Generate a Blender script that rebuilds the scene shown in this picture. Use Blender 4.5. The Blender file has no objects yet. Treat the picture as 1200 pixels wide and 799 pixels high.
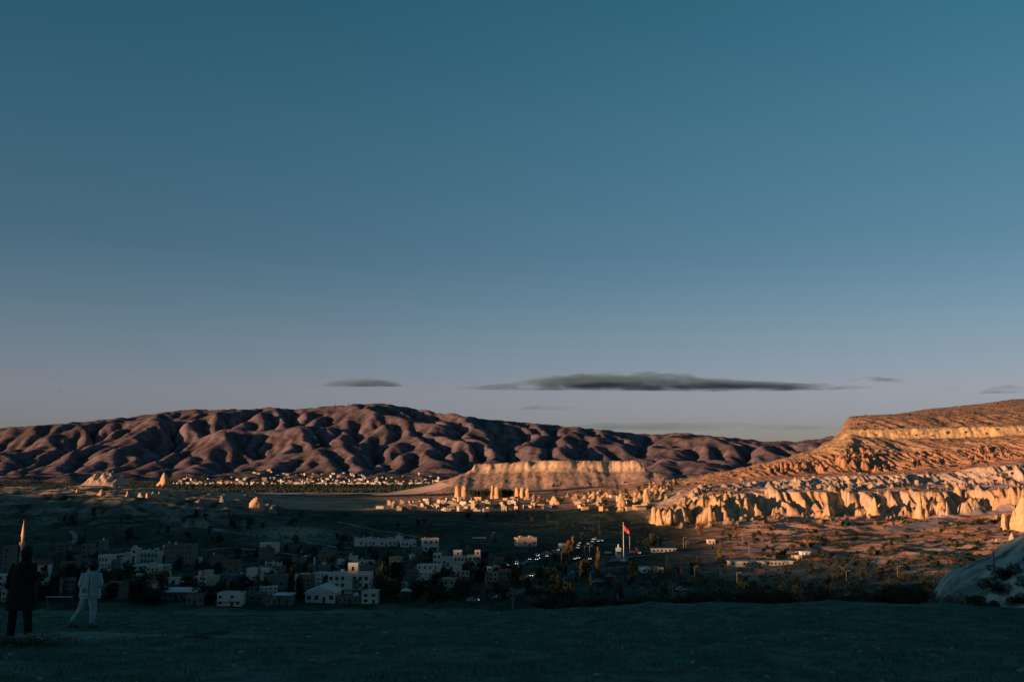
import bpy, bmesh, math, random
import numpy as np
from mathutils import Vector, Matrix
random.seed(7); np.random.seed(7)
C = bpy.context.scene.collection
scn = bpy.context.scene

# ------------------------------------------------------------------ camera, sky, sun, exposure
F = 1200 * 35.0 / 36.0
HORIZON = 557.0
CAMZ = 3.96
PITCH = math.atan((HORIZON - 399.5) / F)
cam = bpy.data.cameras.new('camera'); cam.lens = 35; cam.sensor_width = 36
cam.clip_start = 0.1; cam.clip_end = 200000
camo = bpy.data.objects.new('camera', cam); C.objects.link(camo)
camo.location = (0, 0, CAMZ); camo.rotation_euler = (math.pi / 2 + PITCH, 0, 0)
scn.camera = camo

SUN_EL = math.radians(3.0)
SA = np.array([-0.80, -0.60])            # horizontal direction towards the sun
TE = math.tan(SUN_EL)
sun = bpy.data.lights.new('sun', 'SUN'); sun.energy = 5.0; sun.angle = math.radians(0.5); sun.color = (1.0, 0.52, 0.27)
suno = bpy.data.objects.new('sun', sun); C.objects.link(suno)
sd = Vector((SA[0] * math.cos(SUN_EL), SA[1] * math.cos(SUN_EL), math.sin(SUN_EL)))
suno.rotation_euler = sd.to_track_quat('Z', 'Y').to_euler()

world = bpy.data.worlds.new('World'); scn.world = world; world.use_nodes = True
wn = world.node_tree.nodes; wl = world.node_tree.links; wn.clear()
wo = wn.new('ShaderNodeOutputWorld'); bg = wn.new('ShaderNodeBackground'); bg.inputs['Strength'].default_value = 0.05
sky = wn.new('ShaderNodeTexSky'); sky.sky_type = 'NISHITA'; sky.sun_disc = False
sky.sun_elevation = SUN_EL
sky.sun_rotation = math.atan2(SA[0], SA[1])
sky.altitude = 1000; sky.air_density = 1.0; sky.dust_density = 0.6; sky.ozone_density = 2.0
# colour gains by elevation that set the sky's tint, the same all round
tc = wn.new('ShaderNodeTexCoord'); sp = wn.new('ShaderNodeSeparateXYZ'); wl.new(tc.outputs['Generated'], sp.inputs[0])
rp = wn.new('ShaderNodeValToRGB'); wl.new(sp.outputs['Z'], rp.inputs[0])
SKY_STOPS = [(0.0, (1.0, 1.0, 1.0)), (1.0, (1, 1, 1))]
SKY_STOPS = [(0.0, (0.3397, 0.3771, 0.9268)), (0.0143, (0.3664, 0.4054, 0.9323)), (0.0525, (0.5527, 0.5091, 0.9321)), (0.0823, (0.7002, 0.5618, 0.8205)), (0.1334, (0.6457, 0.5913, 0.691)), (0.2175, (0.4597, 0.551, 0.5952)), (0.3365, (0.3776, 0.6078, 0.6013)), (0.4414, (0.2782, 0.614, 0.5921)), (1.0, (0.2516, 0.597, 0.581))]
SKY_STOPS = [(a, tuple(v * 2.4 for v in b)) for a, b in SKY_STOPS]
e = rp.color_ramp.elements
e[0].position = SKY_STOPS[0][0]; e[0].color = (*SKY_STOPS[0][1], 1)
e[1].position = SKY_STOPS[-1][0]; e[1].color = (*SKY_STOPS[-1][1], 1)
for p_, c_ in SKY_STOPS[1:-1]:
    n_ = e.new(p_); n_.color = (*c_, 1)
mx = wn.new('ShaderNodeMixRGB'); mx.blend_type = 'MULTIPLY'; mx.inputs[0].default_value = 1
wl.new(sky.outputs[0], mx.inputs[1]); wl.new(rp.outputs[0], mx.inputs[2])
wl.new(mx.outputs[0], bg.inputs[0]); wl.new(bg.outputs[0], wo.inputs[0])
scn.view_settings.view_transform = 'Standard'; scn.view_settings.look = 'None'
scn.view_settings.exposure = 1.0; scn.view_settings.gamma = 1.0; scn.view_settings.use_curve_mapping = False
scn.cycles.max_bounces = 4; scn.cycles.diffuse_bounces = 2; scn.cycles.glossy_bounces = 2
scn.cycles.transmission_bounces = 2; scn.cycles.volume_bounces = 0; scn.cycles.transparent_max_bounces = 8

# ------------------------------------------------------------------ numeric helpers
def tilt(py): return math.tan(PITCH + math.atan((399.5 - py) / F))
def tilt_a(py): return np.tan(PITCH + np.arctan((399.5 - np.asarray(py, float)) / F))
def uof(px, py=HORIZON):
    b = (399.5 - py) / F
    return (px - 600.0) / F / (math.cos(PITCH) - b * math.sin(PITCH))
def P(px, py, Y):
    return Vector((uof(px, py) * Y, Y, CAMZ + Y * tilt(py)))
def pyof(z, Y): return 399.5 - F * np.tan(np.arctan((z - CAMZ) / Y) - PITCH)
_rng = np.random.RandomState(11)
_perm = _rng.permutation(1024)
_ga = _rng.rand(1024) * 2 * np.pi
_gx = np.cos(_ga); _gy = np.sin(_ga)
def noise(x, y, seed=0):
    x = np.asarray(x, float) + seed * 17.31; y = np.asarray(y, float) - seed * 9.73
    ix = np.floor(x).astype(np.int64); iy = np.floor(y).astype(np.int64)
    fx = x - ix; fy = y - iy
    def g(a, b, dx, dy):
        h = _perm[(_perm[a & 1023] + b) & 1023]
        return _gx[h] * dx + _gy[h] * dy
    sx = fx * fx * fx * (fx * (fx * 6 - 15) + 10); sy = fy * fy * fy * (fy * (fy * 6 - 15) + 10)
    a = g(ix, iy, fx, fy); b = g(ix + 1, iy, fx - 1, fy)
    c = g(ix, iy + 1, fx, fy - 1); d = g(ix + 1, iy + 1, fx - 1, fy - 1)
    return ((a + (b - a) * sx) * (1 - sy) + (c + (d - c) * sx) * sy) * 1.5
def fbm(x, y, o=4, seed=0, gain=0.5):
    s = 0; a = 1.0; t = 0
    for k in range(o):
        s = s + a * noise(x * 2 ** k, y * 2 ** k, seed + k); t += a; a *= gain
    return s / t
def ridged(x, y, o=4, seed=0):
    s = 0; a = 1.0; t = 0
    for k in range(o):
        s = s + a * (1 - np.abs(noise(x * 2 ** k, y * 2 ** k, seed + k)) * 2); t += a; a *= 0.5
    return s / t
def sstep(a, b, x):
    t = np.clip((x - a) / (b - a), 0, 1); return t * t * (3 - 2 * t)
def lerpc(a, b, t):
    return a * (1 - t[..., None]) + b * t[..., None]

# ------------------------------------------------------------------ materials
MATS = {}
def mat(name, col, rough=0.85, scale=3.0, var=0.12, bump=0.0, bscale=None, metal=0.0, emit=None, attr=None, spec=0.3, detail=6, coords='Object', col2=None, vscale=None):
    if name in MATS: return MATS[name]
    m = bpy.data.materials.new(name); m.use_nodes = True; n = m.node_tree.nodes; l = m.node_tree.links
    b = n['Principled BSDF']; b.inputs['Roughness'].default_value = rough; b.inputs['Metallic'].default_value = metal
    b.inputs['Specular IOR Level'].default_value = spec
    t = n.new('ShaderNodeTexCoord'); nz = n.new('ShaderNodeTexNoise'); nz.inputs['Scale'].default_value = scale; nz.inputs['Detail'].default_value = detail
    nz.inputs['Roughness'].default_value = 0.62
    l.new(t.outputs[coords], nz.inputs['Vector'])
    r = n.new('ShaderNodeMapRange'); l.new(nz.outputs['Fac'], r.inputs['Value'])
    r.inputs['From Min'].default_value = 0.3; r.inputs['From Max'].default_value = 0.7
    r.inputs['To Min'].default_value = 1 - var; r.inputs['To Max'].default_value = 1 + var
    mm = n.new('ShaderNodeMixRGB'); mm.blend_type = 'MULTIPLY'; mm.inputs[0].default_value = 1
    if attr:
        a = n.new('ShaderNodeVertexColor'); a.layer_name = attr; l.new(a.outputs['Color'], mm.inputs[1])
    elif col2:
        nz2 = n.new('ShaderNodeTexNoise'); nz2.inputs['Scale'].default_value = vscale or scale * 0.3; nz2.inputs['Detail'].default_value = 4
        l.new(t.outputs[coords], nz2.inputs['Vector'])
        cr = n.new('ShaderNodeValToRGB'); cr.color_ramp.elements[0].position = 0.38; cr.color_ramp.elements[1].position = 0.62
        cr.color_ramp.elements[0].color = (*col, 1); cr.color_ramp.elements[1].color = (*col2, 1)
        l.new(nz2.outputs['Fac'], cr.inputs[0]); l.new(cr.outputs[0], mm.inputs[1])
    else:
        mm.inputs[1].default_value = (*col, 1)
    l.new(r.outputs[0], mm.inputs[2]); l.new(mm.outputs[0], b.inputs['Base Color'])
    if bump:
        bp = n.new('ShaderNodeBump'); bp.inputs['Strength'].default_value = 1.0; bp.inputs['Distance'].default_value = bump
        nb = n.new('ShaderNodeTexNoise'); nb.inputs['Scale'].default_value = bscale or scale; nb.inputs['Detail'].default_value = 8; nb.inputs['Roughness'].default_value = 0.65
        l.new(t.outputs[coords], nb.inputs['Vector']); l.new(nb.outputs['Fac'], bp.inputs['Height']); l.new(bp.outputs[0], b.inputs['Normal'])
    if emit:
        b.inputs['Emission Color'].default_value = (*emit[0], 1); b.inputs['Emission Strength'].default_value = emit[1]
    MATS[name] = m
    return m

def grid_object(name, X, Y, Z, col, material, smooth=True):
    r, c = X.shape
    me = bpy.data.meshes.new(name)
    co = np.stack([X, Y, Z], -1).astype(np.float32).reshape(-1)
    me.vertices.add(r * c); me.vertices.foreach_set('co', co)
    i = np.arange(r * c).reshape(r, c)
    q = np.stack([i[:-1, :-1], i[:-1, 1:], i[1:, 1:], i[1:, :-1]], -1).reshape(-1).astype(np.int32)
    nf = (r - 1) * (c - 1)
    me.loops.add(nf * 4); me.loops.foreach_set('vertex_index', q)
    me.polygons.add(nf); me.polygons.foreach_set('loop_start', np.arange(nf, dtype=np.int32) * 4)
    me.update(calc_edges=True)
    if smooth: me.polygons.foreach_set('use_smooth', np.ones(nf, bool))
    if col is not None:
        a = me.color_attributes.new('col', 'FLOAT_COLOR', 'POINT')
        cc = np.ones((r * c, 4), np.float32); cc[:, :3] = np.clip(col, 0, 1).reshape(-1, 3)
        a.data.foreach_set('color', cc.reshape(-1))
    me.materials.append(material)
    o = bpy.data.objects.new(name, me); C.objects.link(o)
    return o
def structure(o): o['kind'] = 'structure'; return o
def tag(o, label, cat, group=None, kind=None):
    o['label'] = label; o['category'] = cat
    if group: o['group'] = group
    if kind: o['kind'] = kind
    return o
def rgb(*v): return np.array(v, float)
# ------------------------------------------------------------------ far mountain range (stream-power erosion of a hump)
def bumpq(x, c, w): return np.exp(-((x - c) / w) ** 2)
def erode(h, area0, iters, K, m, D, dx):
    r, c = h.shape; N = r * c
    idx = np.arange(N).reshape(r, c)
    offs = [(-1, 0), (1, 0), (0, -1), (0, 1), (-1, -1), (-1, 1), (1, -1), (1, 1)]
    for it in range(iters):
        hp = np.pad(h, 1, constant_values=1e9); best = np.zeros((r, c)); rec = idx.copy()
        ip = np.pad(idx, 1, constant_values=0)
        for dy, dx_ in offs:
            nh = hp[1 + dy:1 + dy + r, 1 + dx_:1 + dx_ + c]; dd = dx * (1.4142 if dy and dx_ else 1)
            s = (h - nh) / dd
            k = s > best; best = np.where(k, s, best); rec = np.where(k, ip[1 + dy:1 + dy + r, 1 + dx_:1 + dx_ + c], rec)
        ptr = rec.ravel().copy(); val = area0.ravel().copy()
        root = ptr == np.arange(N)
        for k in range(9):
            w = np.where(root, 0, val)
            val = val + np.bincount(ptr, weights=w, minlength=N)
            root = root | root[ptr]; ptr = ptr[ptr]
            root = ptr == ptr[ptr] if False else root
        A = np.minimum(val, 4e4).reshape(r, c)
        dz = K * A ** m * best
        hr = h.ravel()[rec.ravel()].reshape(r, c)
        dz = np.minimum(dz, (h - hr) * 0.7)
        h = h - dz
        hpp = np.pad(h, 1, mode='edge')
        lap = hpp[:-2, 1:-1] + hpp[2:, 1:-1] + hpp[1:-1, :-2] + hpp[1:-1, 2:] - 4 * h
        h = h + D * lap
        pit = (best <= 0)
        avg = (hpp[:-2, 1:-1] + hpp[2:, 1:-1] + hpp[1:-1, :-2] + hpp[1:-1, 2:]) / 4
        h = np.where(pit, np.maximum(h, avg), h)
    return h

def build_mountains():
    NX, NY = 760, 330
    xs = np.linspace(-6200, 6200, NX); ys = np.linspace(4900, 9600, NY)
    X, Y = np.meshgrid(xs, ys); dx = xs[1] - xs[0]
    sk = [(-500, 520), (-200, 508), (0, 501), (60, 497), (110, 492), (160, 487), (215, 480), (250, 480), (290, 479), (320, 477), (345, 480), (385, 475), (430, 473), (455, 473), (475, 477), (520, 484), (580, 492), (640, 497), (700, 503), (760, 509), (800, 507), (860, 513), (900, 517), (940, 517), (985, 510), (1100, 506), (1300, 508), (1700, 520)]
    skx = np.array([a for a, b in sk], float); sky_ = np.array([b for a, b in sk], float)
    crestY = 8000 + 350 * noise(xs / 1500, xs * 0 + 3.3, 5)
    pxc = 600 + (X / Y) * F * 1.009
    crest = CAMZ + crestY[None, :] * tilt_a(np.interp(600 + xs / crestY * F * 1.009, skx, sky_))[None, :]
    t = (Y - 5000) / (crestY[None, :] - 5000)
    foot = -38.0
    prof = np.interp(t, [-0.1, 0, 0.15, 0.28, 0.36, 0.5, 0.65, 0.8, 0.92, 1.0, 1.15, 1.6], [0, 0, 0.03, 0.07, 0.15, 0.34, 0.56, 0.78, 0.93, 1.0, 0.93, 0.55])
    h = foot + (crest - foot) * prof
    h += (fbm(X / 560, Y / 620, 4, 21) * 105 * (1 - 0.6 * bumpq(t, 1, 0.16)) + fbm(X / 130, Y / 200, 4, 31) * 42) * np.clip(prof * 2.5, 0.03, 1) 
    h += np.random.RandomState(3).rand(NY, NX) * 3
    h = erode(h, np.ones_like(h), 110, 0.55, 0.44, 0.05, dx)
    h2 = np.pad(h, 1, mode='edge')
    h = (h * 4 + h2[:-2, 1:-1] + h2[2:, 1:-1] + h2[1:-1, :-2] + h2[1:-1, 2:]) / 8
    def blur(a, n):
        for ax in (0, 1):
            p_ = np.pad(a, [(n, n) if k == ax else (0, 0) for k in (0, 1)], mode='edge'); cs = np.cumsum(p_, axis=ax)
            cs = np.concatenate([np.zeros_like(np.take(cs, [0], axis=ax)), cs], axis=ax)
            L = a.shape[ax]
            a = (np.take(cs, np.arange(2 * n + 1, 2 * n + 1 + L), axis=ax) - np.take(cs, np.arange(L), axis=ax)) / (2 * n + 1)
        return a
    lo = blur(blur(h, 12), 12); lo2 = blur(blur(h, 4), 4)
    h = h + ((lo2 - lo) * 0.05 + (h - lo2) * 0.7) * np.clip(prof * 3, 0.25, 1)
    h += np.abs(fbm((X + Y * 0.3) / 330, Y / 420, 3, 61)) * 70 * bumpq(t, 0.2, 0.16)
    # match the skyline as seen from the plateau
    for _ in range(3):
        pyv = pyof(h, Y); bins = np.clip(((pxc + 600) / 8).astype(int), 0, 299)
        top = np.full(300, 1e9); np.minimum.at(top, bins.ravel(), pyv.ravel())
        bx = np.arange(300) * 8 - 596.0
        ok = top < 1e8
        tg = np.interp(bx, skx, sky_)
        ratio = np.where(ok, (HORIZON - tg) / np.maximum(HORIZON - top, 5), 1)
        k = np.exp(-np.linspace(-2, 2, 9) ** 2); k /= k.sum()
        ratio = np.convolve(np.pad(ratio, 4, mode='edge'), k, 'valid')
        s = np.interp(pxc, bx, ratio)
        h = foot + (h - foot) * np.where(h > foot, 1 + (s - 1) * np.clip(prof * 2.5, 0, 1), 1)
    h = np.maximum(h, foot - 3)
    h += fbm(X / 80, Y / 80, 4, 77) * 15 * np.clip(prof * 3, 0.15, 1)
    # front edge tucks under the valley sheet
    n1 = fbm(X / 500, Y / 500, 4, 41); n2 = fbm(X / 110, Y / 110, 3, 51)
    col = lerpc(rgb(0.155, 0.128, 0.160), rgb(0.100, 0.085, 0.106), np.clip(0.5 + n1 * 1.3, 0, 1))  # soil colour with a mauve-grey cast put in to stand for distance haze
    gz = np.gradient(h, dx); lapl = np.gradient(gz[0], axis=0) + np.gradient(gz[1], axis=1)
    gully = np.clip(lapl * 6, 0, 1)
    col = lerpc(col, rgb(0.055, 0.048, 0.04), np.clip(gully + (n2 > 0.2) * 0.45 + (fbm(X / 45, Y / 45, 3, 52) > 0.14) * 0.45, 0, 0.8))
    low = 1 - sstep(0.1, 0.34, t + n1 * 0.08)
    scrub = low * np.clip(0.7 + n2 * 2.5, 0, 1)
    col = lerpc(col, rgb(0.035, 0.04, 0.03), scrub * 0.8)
    m = mat('mountain_soil_haze', (0.2, 0.1, 0.1), rough=0.95, scale=0.012, var=0.35, bump=3.0, bscale=0.03, attr='col', spec=0.05, detail=10)
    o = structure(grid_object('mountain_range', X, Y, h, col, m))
    return xs, ys, h
MX, MY, MH = build_mountains()
def mount_z(x, y):
    i = np.clip((np.asarray(x) - MX[0]) / (MX[1] - MX[0]), 0, len(MX) - 1.001); j = np.clip((np.asarray(y) - MY[0]) / (MY[1] - MY[0]), 0, len(MY) - 1.001)
    i = i.astype(int); j = j.astype(int)
    return MH[j, i]
# ------------------------------------------------------------------ the valley with its tuff cliffs and table mountains (one sheet)
ROWS = [30, 45, 70, 110, 180, 280, 365, 450, 550, 700, 850, 980, 1012, 1150, 1195, 1330, 1450, 1650, 1668, 1800, 2600, 3500, 5000, 6200]
#          30   45   70    110   180  280  365  450  550  700  850  980 1012 1150 1195 1330 1450 1650 1668 1800 2600 3500 5000 6200
BASEZ = [-4, -11, -22, -34, -41, -42, -42, -45, -46, -48, -47, -44, -43.5, -42, -41.5, -41, -40, -39, -39, -39, -41, -40, -38, -38]
def zrow(v):
    # numbers under 0 or small are metres for the near rows, others are picture rows turned to heights
    return v
def pz(Y, py): return CAMZ + Y * tilt(py)
def column(near, pys):
    z = list(near)
    for Y, py in zip(ROWS[len(near):], pys): z.append(pz(Y, py))
    return z
NEAR = [-4, -11, -22, -34, -41, -42, -42, -45, -46]
COLS = {
 -400: column(NEAR, [640, 622, 608, 606, 596, 592, 587, 580, 577, 577, 577, 576, 571, 566.5, 565]),
 -100: column(NEAR, [640, 620, 606, 604, 594, 591, 585, 579, 576, 576, 576, 576, 571, 566.5, 565]),
 0:    column(NEAR, [640, 618, 603, 601, 592, 589, 583, 578, 575, 575, 575, 576, 571, 566.5, 565]),
 120:  column(NEAR, [640, 618, 603, 600, 590, 587, 582, 577, 574, 574, 574, 576, 571, 566.5, 565]),
 240:  column(NEAR, [641, 622, 608, 605, 595, 592, 587, 583, 580, 580, 579, 576.5, 571, 566.5, 565]),
 340:  column(NEAR, [643, 625, 613, 610, 601, 598, 593, 590, 587, 586, 584, 577, 571.5, 566.5, 565]),
 450:  column(NEAR, [644, 625, 614, 611, 602, 599, 594, 591, 587, 586, 584, 577, 571.5, 566.5, 565]),
 560:  column(NEAR, [644, 625, 614, 611, 602, 599, 592, 587, 583, 582, 580, 573, 571, 566.5, 565]),
 650:  column(NEAR, [644, 626, 614, 611, 602, 598, 591, 586, 579, 578, 576, 571, 569, 566.5, 565]),
 720:  column(NEAR, [645, 627, 612, 608, 596, 592, 584, 581, 573, 572, 570, 569, 568, 566.5, 565]),
 765:  column(NEAR, [645, 628, 613, 603, 582, 580, 574, 571, 567, 566, 565, 566, 568, 566.5, 565]),
 800:  column(NEAR, [643, 627, 612, 584, 575, 573, 569, 567, 564, 563, 562, 565, 567, 566.5, 565]),
 850:  column(NEAR, [642, 622, 606, 579, 571, 566, 562, 555, 554, 553.5, 553, 560, 566, 566, 565]),
 900:  column(NEAR, [642, 622, 605, 578, 569, 563, 558, 545, 544, 543, 543, 555, 565, 566, 565]),
 950:  column(NEAR, [642, 623, 606, 577, 568, 560, 555, 535, 531, 530, 530, 545, 560, 564, 565]),
 975:  column(NEAR, [642, 623, 606, 577, 568, 559, 554, 531, 521, 519, 517, 530, 550, 560, 565]),
 1000: column(NEAR, [642, 624, 607, 577, 568, 558, 553, 531, 509, 505, 491, 489, 500, 540, 560]),
 1015: column(NEAR, [642, 624, 608, 577, 568, 558, 553, 531, 512, 503, 489, 487.5, 490, 520, 550]),
 1050: column(NEAR, [642, 624, 609, 577, 567, 556, 551, 531, 514.5, 503, 489.5, 486, 487, 500, 530]),
 1100: column(NEAR, [642, 624, 606, 577, 567, 555, 548, 528, 514, 502, 489, 479, 480, 490, 520]),
 1150: column(NEAR, [642, 624, 601, 574, 566, 548, 543, 524, 513, 501, 488, 474, 475, 490, 520]),
 1200: column(NEAR, [642, 624, 597, 572, 563, 543, 536, 521, 510, 500, 487, 468, 470, 490, 520]),
 1300: column(NEAR, [640, 622, 595, 570, 560, 540, 532, 515, 505, 495, 480, 462, 465, 480, 510]),
 1700: column(NEAR, [635, 615, 590, 570, 560, 545, 535, 515, 505, 495, 480, 465, 465, 480, 510]),
}
def bumpw(x, c, w): return np.exp(-((x - c) / w) ** 2)

RT = 1300.0
RZ = -43 + RT * TE

def build_valley():
    pxl = np.arange(-180, 690, 1.7); pxr = np.arange(690, 1215, 1.0); pxe = np.arange(1215, 1381, 3.0)
    PX = np.concatenate([pxl, pxr, pxe]); U = (PX - 600) / F / 1.009
    YR = np.concatenate([np.geomspace(30, 600, 130, endpoint=False), np.arange(600, 960, 3.5), np.arange(960, 1520, 2.4), np.arange(1520, 1860, 3.4), np.geomspace(1860, 2900, 100, endpoint=False), np.geomspace(2900, 6200, 60)])
    X = U[None, :] * YR[:, None]; Y = np.repeat(YR[:, None], len(U), 1); PXg = np.repeat(PX[None, :], len(YR), 0)
    keys = sorted(COLS); T = np.array([COLS[k] for k in keys])       # cols x rows
    # meandering of the cliff lines: warp distance and column before the look-up
    right = sstep(720, 800, PXg)
    far = sstep(950, 1050, Y)
    w1 = fbm(X / 95, Y / 95, 3, 61) * 46 + fbm(X / 300, Y / 500, 2, 65) * 40 + fbm(X / 70, Y / 90, 3, 68) * 75 * (1 - sstep(1250, 1330, Y))
    Yw = Y + w1 * right * far * (1 - sstep(1540, 1640, Y) * 0.85)
    fl = lambda wv, sd: np.abs(noise(X / wv + Y / 400, Y / 300 + sd, sd)) + 0.5 * np.abs(noise(X / wv * 2.3, Y / 120 + sd, sd + 1))
    Yw = Yw - right * far * (1 - sstep(1530, 1620, Y)) * np.where(Y < 1100, fl(17, 62) * 30 + fl(6.5, 67) * 7 - 10 + noise(X / 60, Y * 0, 69) * 30, np.where(Y < 1290, fl(13, 63) * 26 - 8, fl(12, 64) * 34 - 10))
    Yw = Yw - right * sstep(1560, 1640, Y) * (fl(44, 66) * 4 - 1)
    PXw = PXg + fbm(X / 150, Y / 150, 2, 71) * 10 * right * far * (1 - sstep(1500, 1600, Y) * 0.7)
    ci = np.interp(PXw, keys, np.arange(len(keys))); ri = np.interp(Yw, ROWS, np.arange(len(ROWS)))
    c0 = np.clip(ci.astype(int), 0, len(keys) - 2); fc = ci - c0; fc = fc * fc * (3 - 2 * fc) * 0.5 + fc * 0.5
    r0 = np.clip(ri.astype(int), 0, len(ROWS) - 2); fr = ri - r0
    z = (T[c0, r0] * (1 - fc) + T[c0 + 1, r0] * fc) * (1 - fr) + (T[c0, r0 + 1] * (1 - fc) + T[c0 + 1, r0 + 1] * fc) * fr
    base0 = z.copy()
    # general relief
    z += fbm(X / 120, Y / 120, 4, 1) * 2.2 * sstep(60, 300, Y)
    z += fbm(X / 18, Y / 18, 3, 9) * 0.55 * sstep(60, 300, Y) * (1 - sstep(2000, 4000, Y))
    # hummocky dry ground on the right
    hr = sstep(780, 900, PXg) * sstep(450, 560, Y) * (1 - sstep(960, 1010, Y))
    z += hr * (ridged(X / 75, Y / 45, 3, 15) * 4.2 - 1.6)
    # shaded tuff hills on the left
    hl = (1 - sstep(250, 380, PXg)) * sstep(760, 980, Y) * (1 - sstep(1900, 2400, Y))
    z += hl * (np.abs(fbm(X / 110, Y / 150, 4, 18)) * -26 + 7)
    hl2 = bumpw(PXg, 350, 45) * bumpw(Y, 830, 70)
    z += hl2 * (np.abs(noise(X / 30, Y / 40, 23)) * -9 + 5)
    col = np.zeros(X.shape + (3,))
    n1 = fbm(X / 90, Y / 140, 4, 81); n2 = fbm(X / 22, Y / 40, 4, 91); n3 = fbm(X / 8, Y / 14, 3, 95)
    GR = rgb(0.026, 0.056, 0.042); DRY = rgb(0.27, 0.15, 0.095); PALE = rgb(0.38, 0.30, 0.27); RUST = rgb(0.24, 0.115, 0.06)
    TUFF = rgb(0.44, 0.33, 0.24); YEL = rgb(0.47, 0.32, 0.18); ORA = rgb(0.42, 0.23, 0.14); WHT = rgb(0.45, 0.37, 0.33)
    col[:] = lerpc(GR, GR * 0.45, np.clip(0.5 + n1 * 1.6, 0, 1))
    col = lerpc(col, rgb(0.075, 0.10, 0.082), np.clip((n2 - 0.10) * 3, 0, 0.75))
    dry = np.clip(sstep(760, 900, PXg) * sstep(430, 560, Y) + sstep(1180, 1260, Y), 0, 1)
    DRY = DRY * 1.9; RUST = RUST * 1.9; PALE = PALE * 1.35
    d = lerpc(DRY, RUST, np.clip(0.5 + n1 * 2, 0, 1)); d = lerpc(d, PALE, np.clip((n2 - 0.08) * 2.6, 0, 0.65)); d = lerpc(d, rgb(0.06, 0.06, 0.035), np.clip((-n2 - 0.16) * 5, 0, 0.85))
    col = lerpc(col, d, dry)
    lt = hl * np.clip(0.45 + n2 * 1.5, 0, 0.8)
    col = lerpc(col, rgb(0.24, 0.22, 0.19), lt)
    col = lerpc(col, rgb(0.3, 0.27, 0.22), np.clip(hl2, 0, 0.8))
    # far plain: pale stubble strips and dark orchards
    fp = sstep(1700, 2000, Y) * (PXg < 800)
    band = noise(X / 1400, Y / 210, 101)
    fpc = lerpc(rgb(0.30, 0.20, 0.16), rgb(0.045, 0.05, 0.035), sstep(-0.08, 0.02, band))
    fpc = lerpc(fpc, rgb(0.05, 0.05, 0.04), sstep(3300, 3900, Y) * np.clip(0.75 + n1, 0, 1))
    col = lerpc(col, fpc, fp)
    # --- right-hand cliffs: colour by storey
    st = ri - 0.0
    rr = right * far
    i980, i1012, i1150, i1195, i1330, i1450, i1650, i1668, i1800 = [ROWS.index(v) for v in (980, 1012, 1150, 1195, 1330, 1450, 1650, 1668, 1800)]
    def put(w, c): 
        nonlocal col
        col = lerpc(col, c, np.clip(w, 0, 1) * rr)
    def seg(a, b, s=0.12): return sstep(a - s, a + s, st) * (1 - sstep(b - s, b + s, st))
    put(seg(i980, i1012 + 0.15), lerpc(YEL, TUFF, np.clip(0.5 + n1 * 1.5, 0, 1)))
    put(seg(i1012 + 0.15, i1150), lerpc(WHT * 0.92, DRY, np.clip(0.62 + n1 * 2.2, 0, 1)))
    put(seg(i1150, i1195 + 0.2), lerpc(WHT, TUFF, np.clip(0.5 + n2, 0, 1)))
    put(seg(i1195 + 0.2, i1330), lerpc(DRY, RUST, np.clip(0.5 + n2, 0, 1)))
    put(seg(i1330, i1450), lerpc(ORA, rgb(0.347, 0.205, 0.124), np.clip(0.5 + n2 * 1.5, 0, 1)))
    put(seg(i1450, i1650), lerpc(rgb(0.33, 0.195, 0.125), rgb(0.44, 0.29, 0.18), np.clip(0.5 + n2 * 1.5 + 0.8 * (1 - sstep(1010, 1060, PXg)), 0, 1)))
    put(seg(i1650, i1668 + 0.06, 0.05), lerpc(rgb(0.56, 0.41, 0.22), YEL * 1.1, np.clip(0.5 + noise(X / 9, z / 3, 5) * 1.5, 0, 1)))
    put(seg(i1668 + 0.06, i1800, 0.05), lerpc(rgb(0.31, 0.19, 0.125), rgb(0.40, 0.26, 0.17), np.clip(0.5 + n2 * 2, 0, 1)))
    put(seg(i1800 - 0.12, i1800 + 0.01, 0.03), rgb(0.341, 0.229, 0.124) + 0 * col)
    put(seg(i1800, i1800 + 3), lerpc(rgb(0.29, 0.175, 0.12), rgb(0.37, 0.26, 0.19), np.clip(0.3 + n2 * 2, 0, 1)))
    # gullies on the upper slopes, running down the slope
    up = rr * (seg(i1450, i1800 + 1, 0.2)) * (1 - 0.85 * seg(i1650 - 0.1, i1668 + 0.1, 0.1))
    z += up * (-np.abs(noise(X / 34, Y / 160, 33)) * 7 + 2.2)
    clf = seg(i1650, i1668, 0.08) * rr
    # --- middle table mountain
    yf = 2290 + fbm(X / 110, X * 0 + 2, 4, 44) * 46 
    xl = -85.0; xr = 290.0 + fbm(Y / 40, Y * 0 + 1, 2, 45) * 10
    dxx = np.maximum(np.maximum(xl - X, X - xr), 0); dyy = np.maximum(np.maximum(yf - Y, Y - 2750), 0)
    stretch = np.where(X < xl, 1.15, 1.0)
    dd = np.sqrt((dxx * stretch) ** 2 + dyy ** 2) + fbm(X / 34, Y / 34, 4, 46) * 9
    topz = pz(2290, 541) + np.interp(X, [-100, -20, 10, 60, 300], [-6, -3, 0, 3, 2.5]) + fbm(X / 14, Y / 30, 3, 47) * 2.4
    c1 = pz(2280, 549); c2 = pz(2260, 553); ft = pz(2170, 573)
    pr = np.interp(dd, [0, 5, 16, 22, 34, 135, 260], [0, 0.20, 0.26, 0.36, 0.42, 0.95, 1.3])
    mz = topz + (ft - topz) * pr + (-np.abs(noise(X / 40, Y / 300, 48)) * 4 + 1.2) * sstep(20, 60, dd) * (1 - sstep(100, 150, dd))
    mk = (dd < 260) & (mz > z)
    z = np.where(mk, mz, z)
    mc = lerpc(rgb(0.44, 0.31, 0.25), rgb(0.38, 0.26, 0.20), np.clip(0.5 + noise(X / 60, z / 4, 49) * 1.5, 0, 1))
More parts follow.
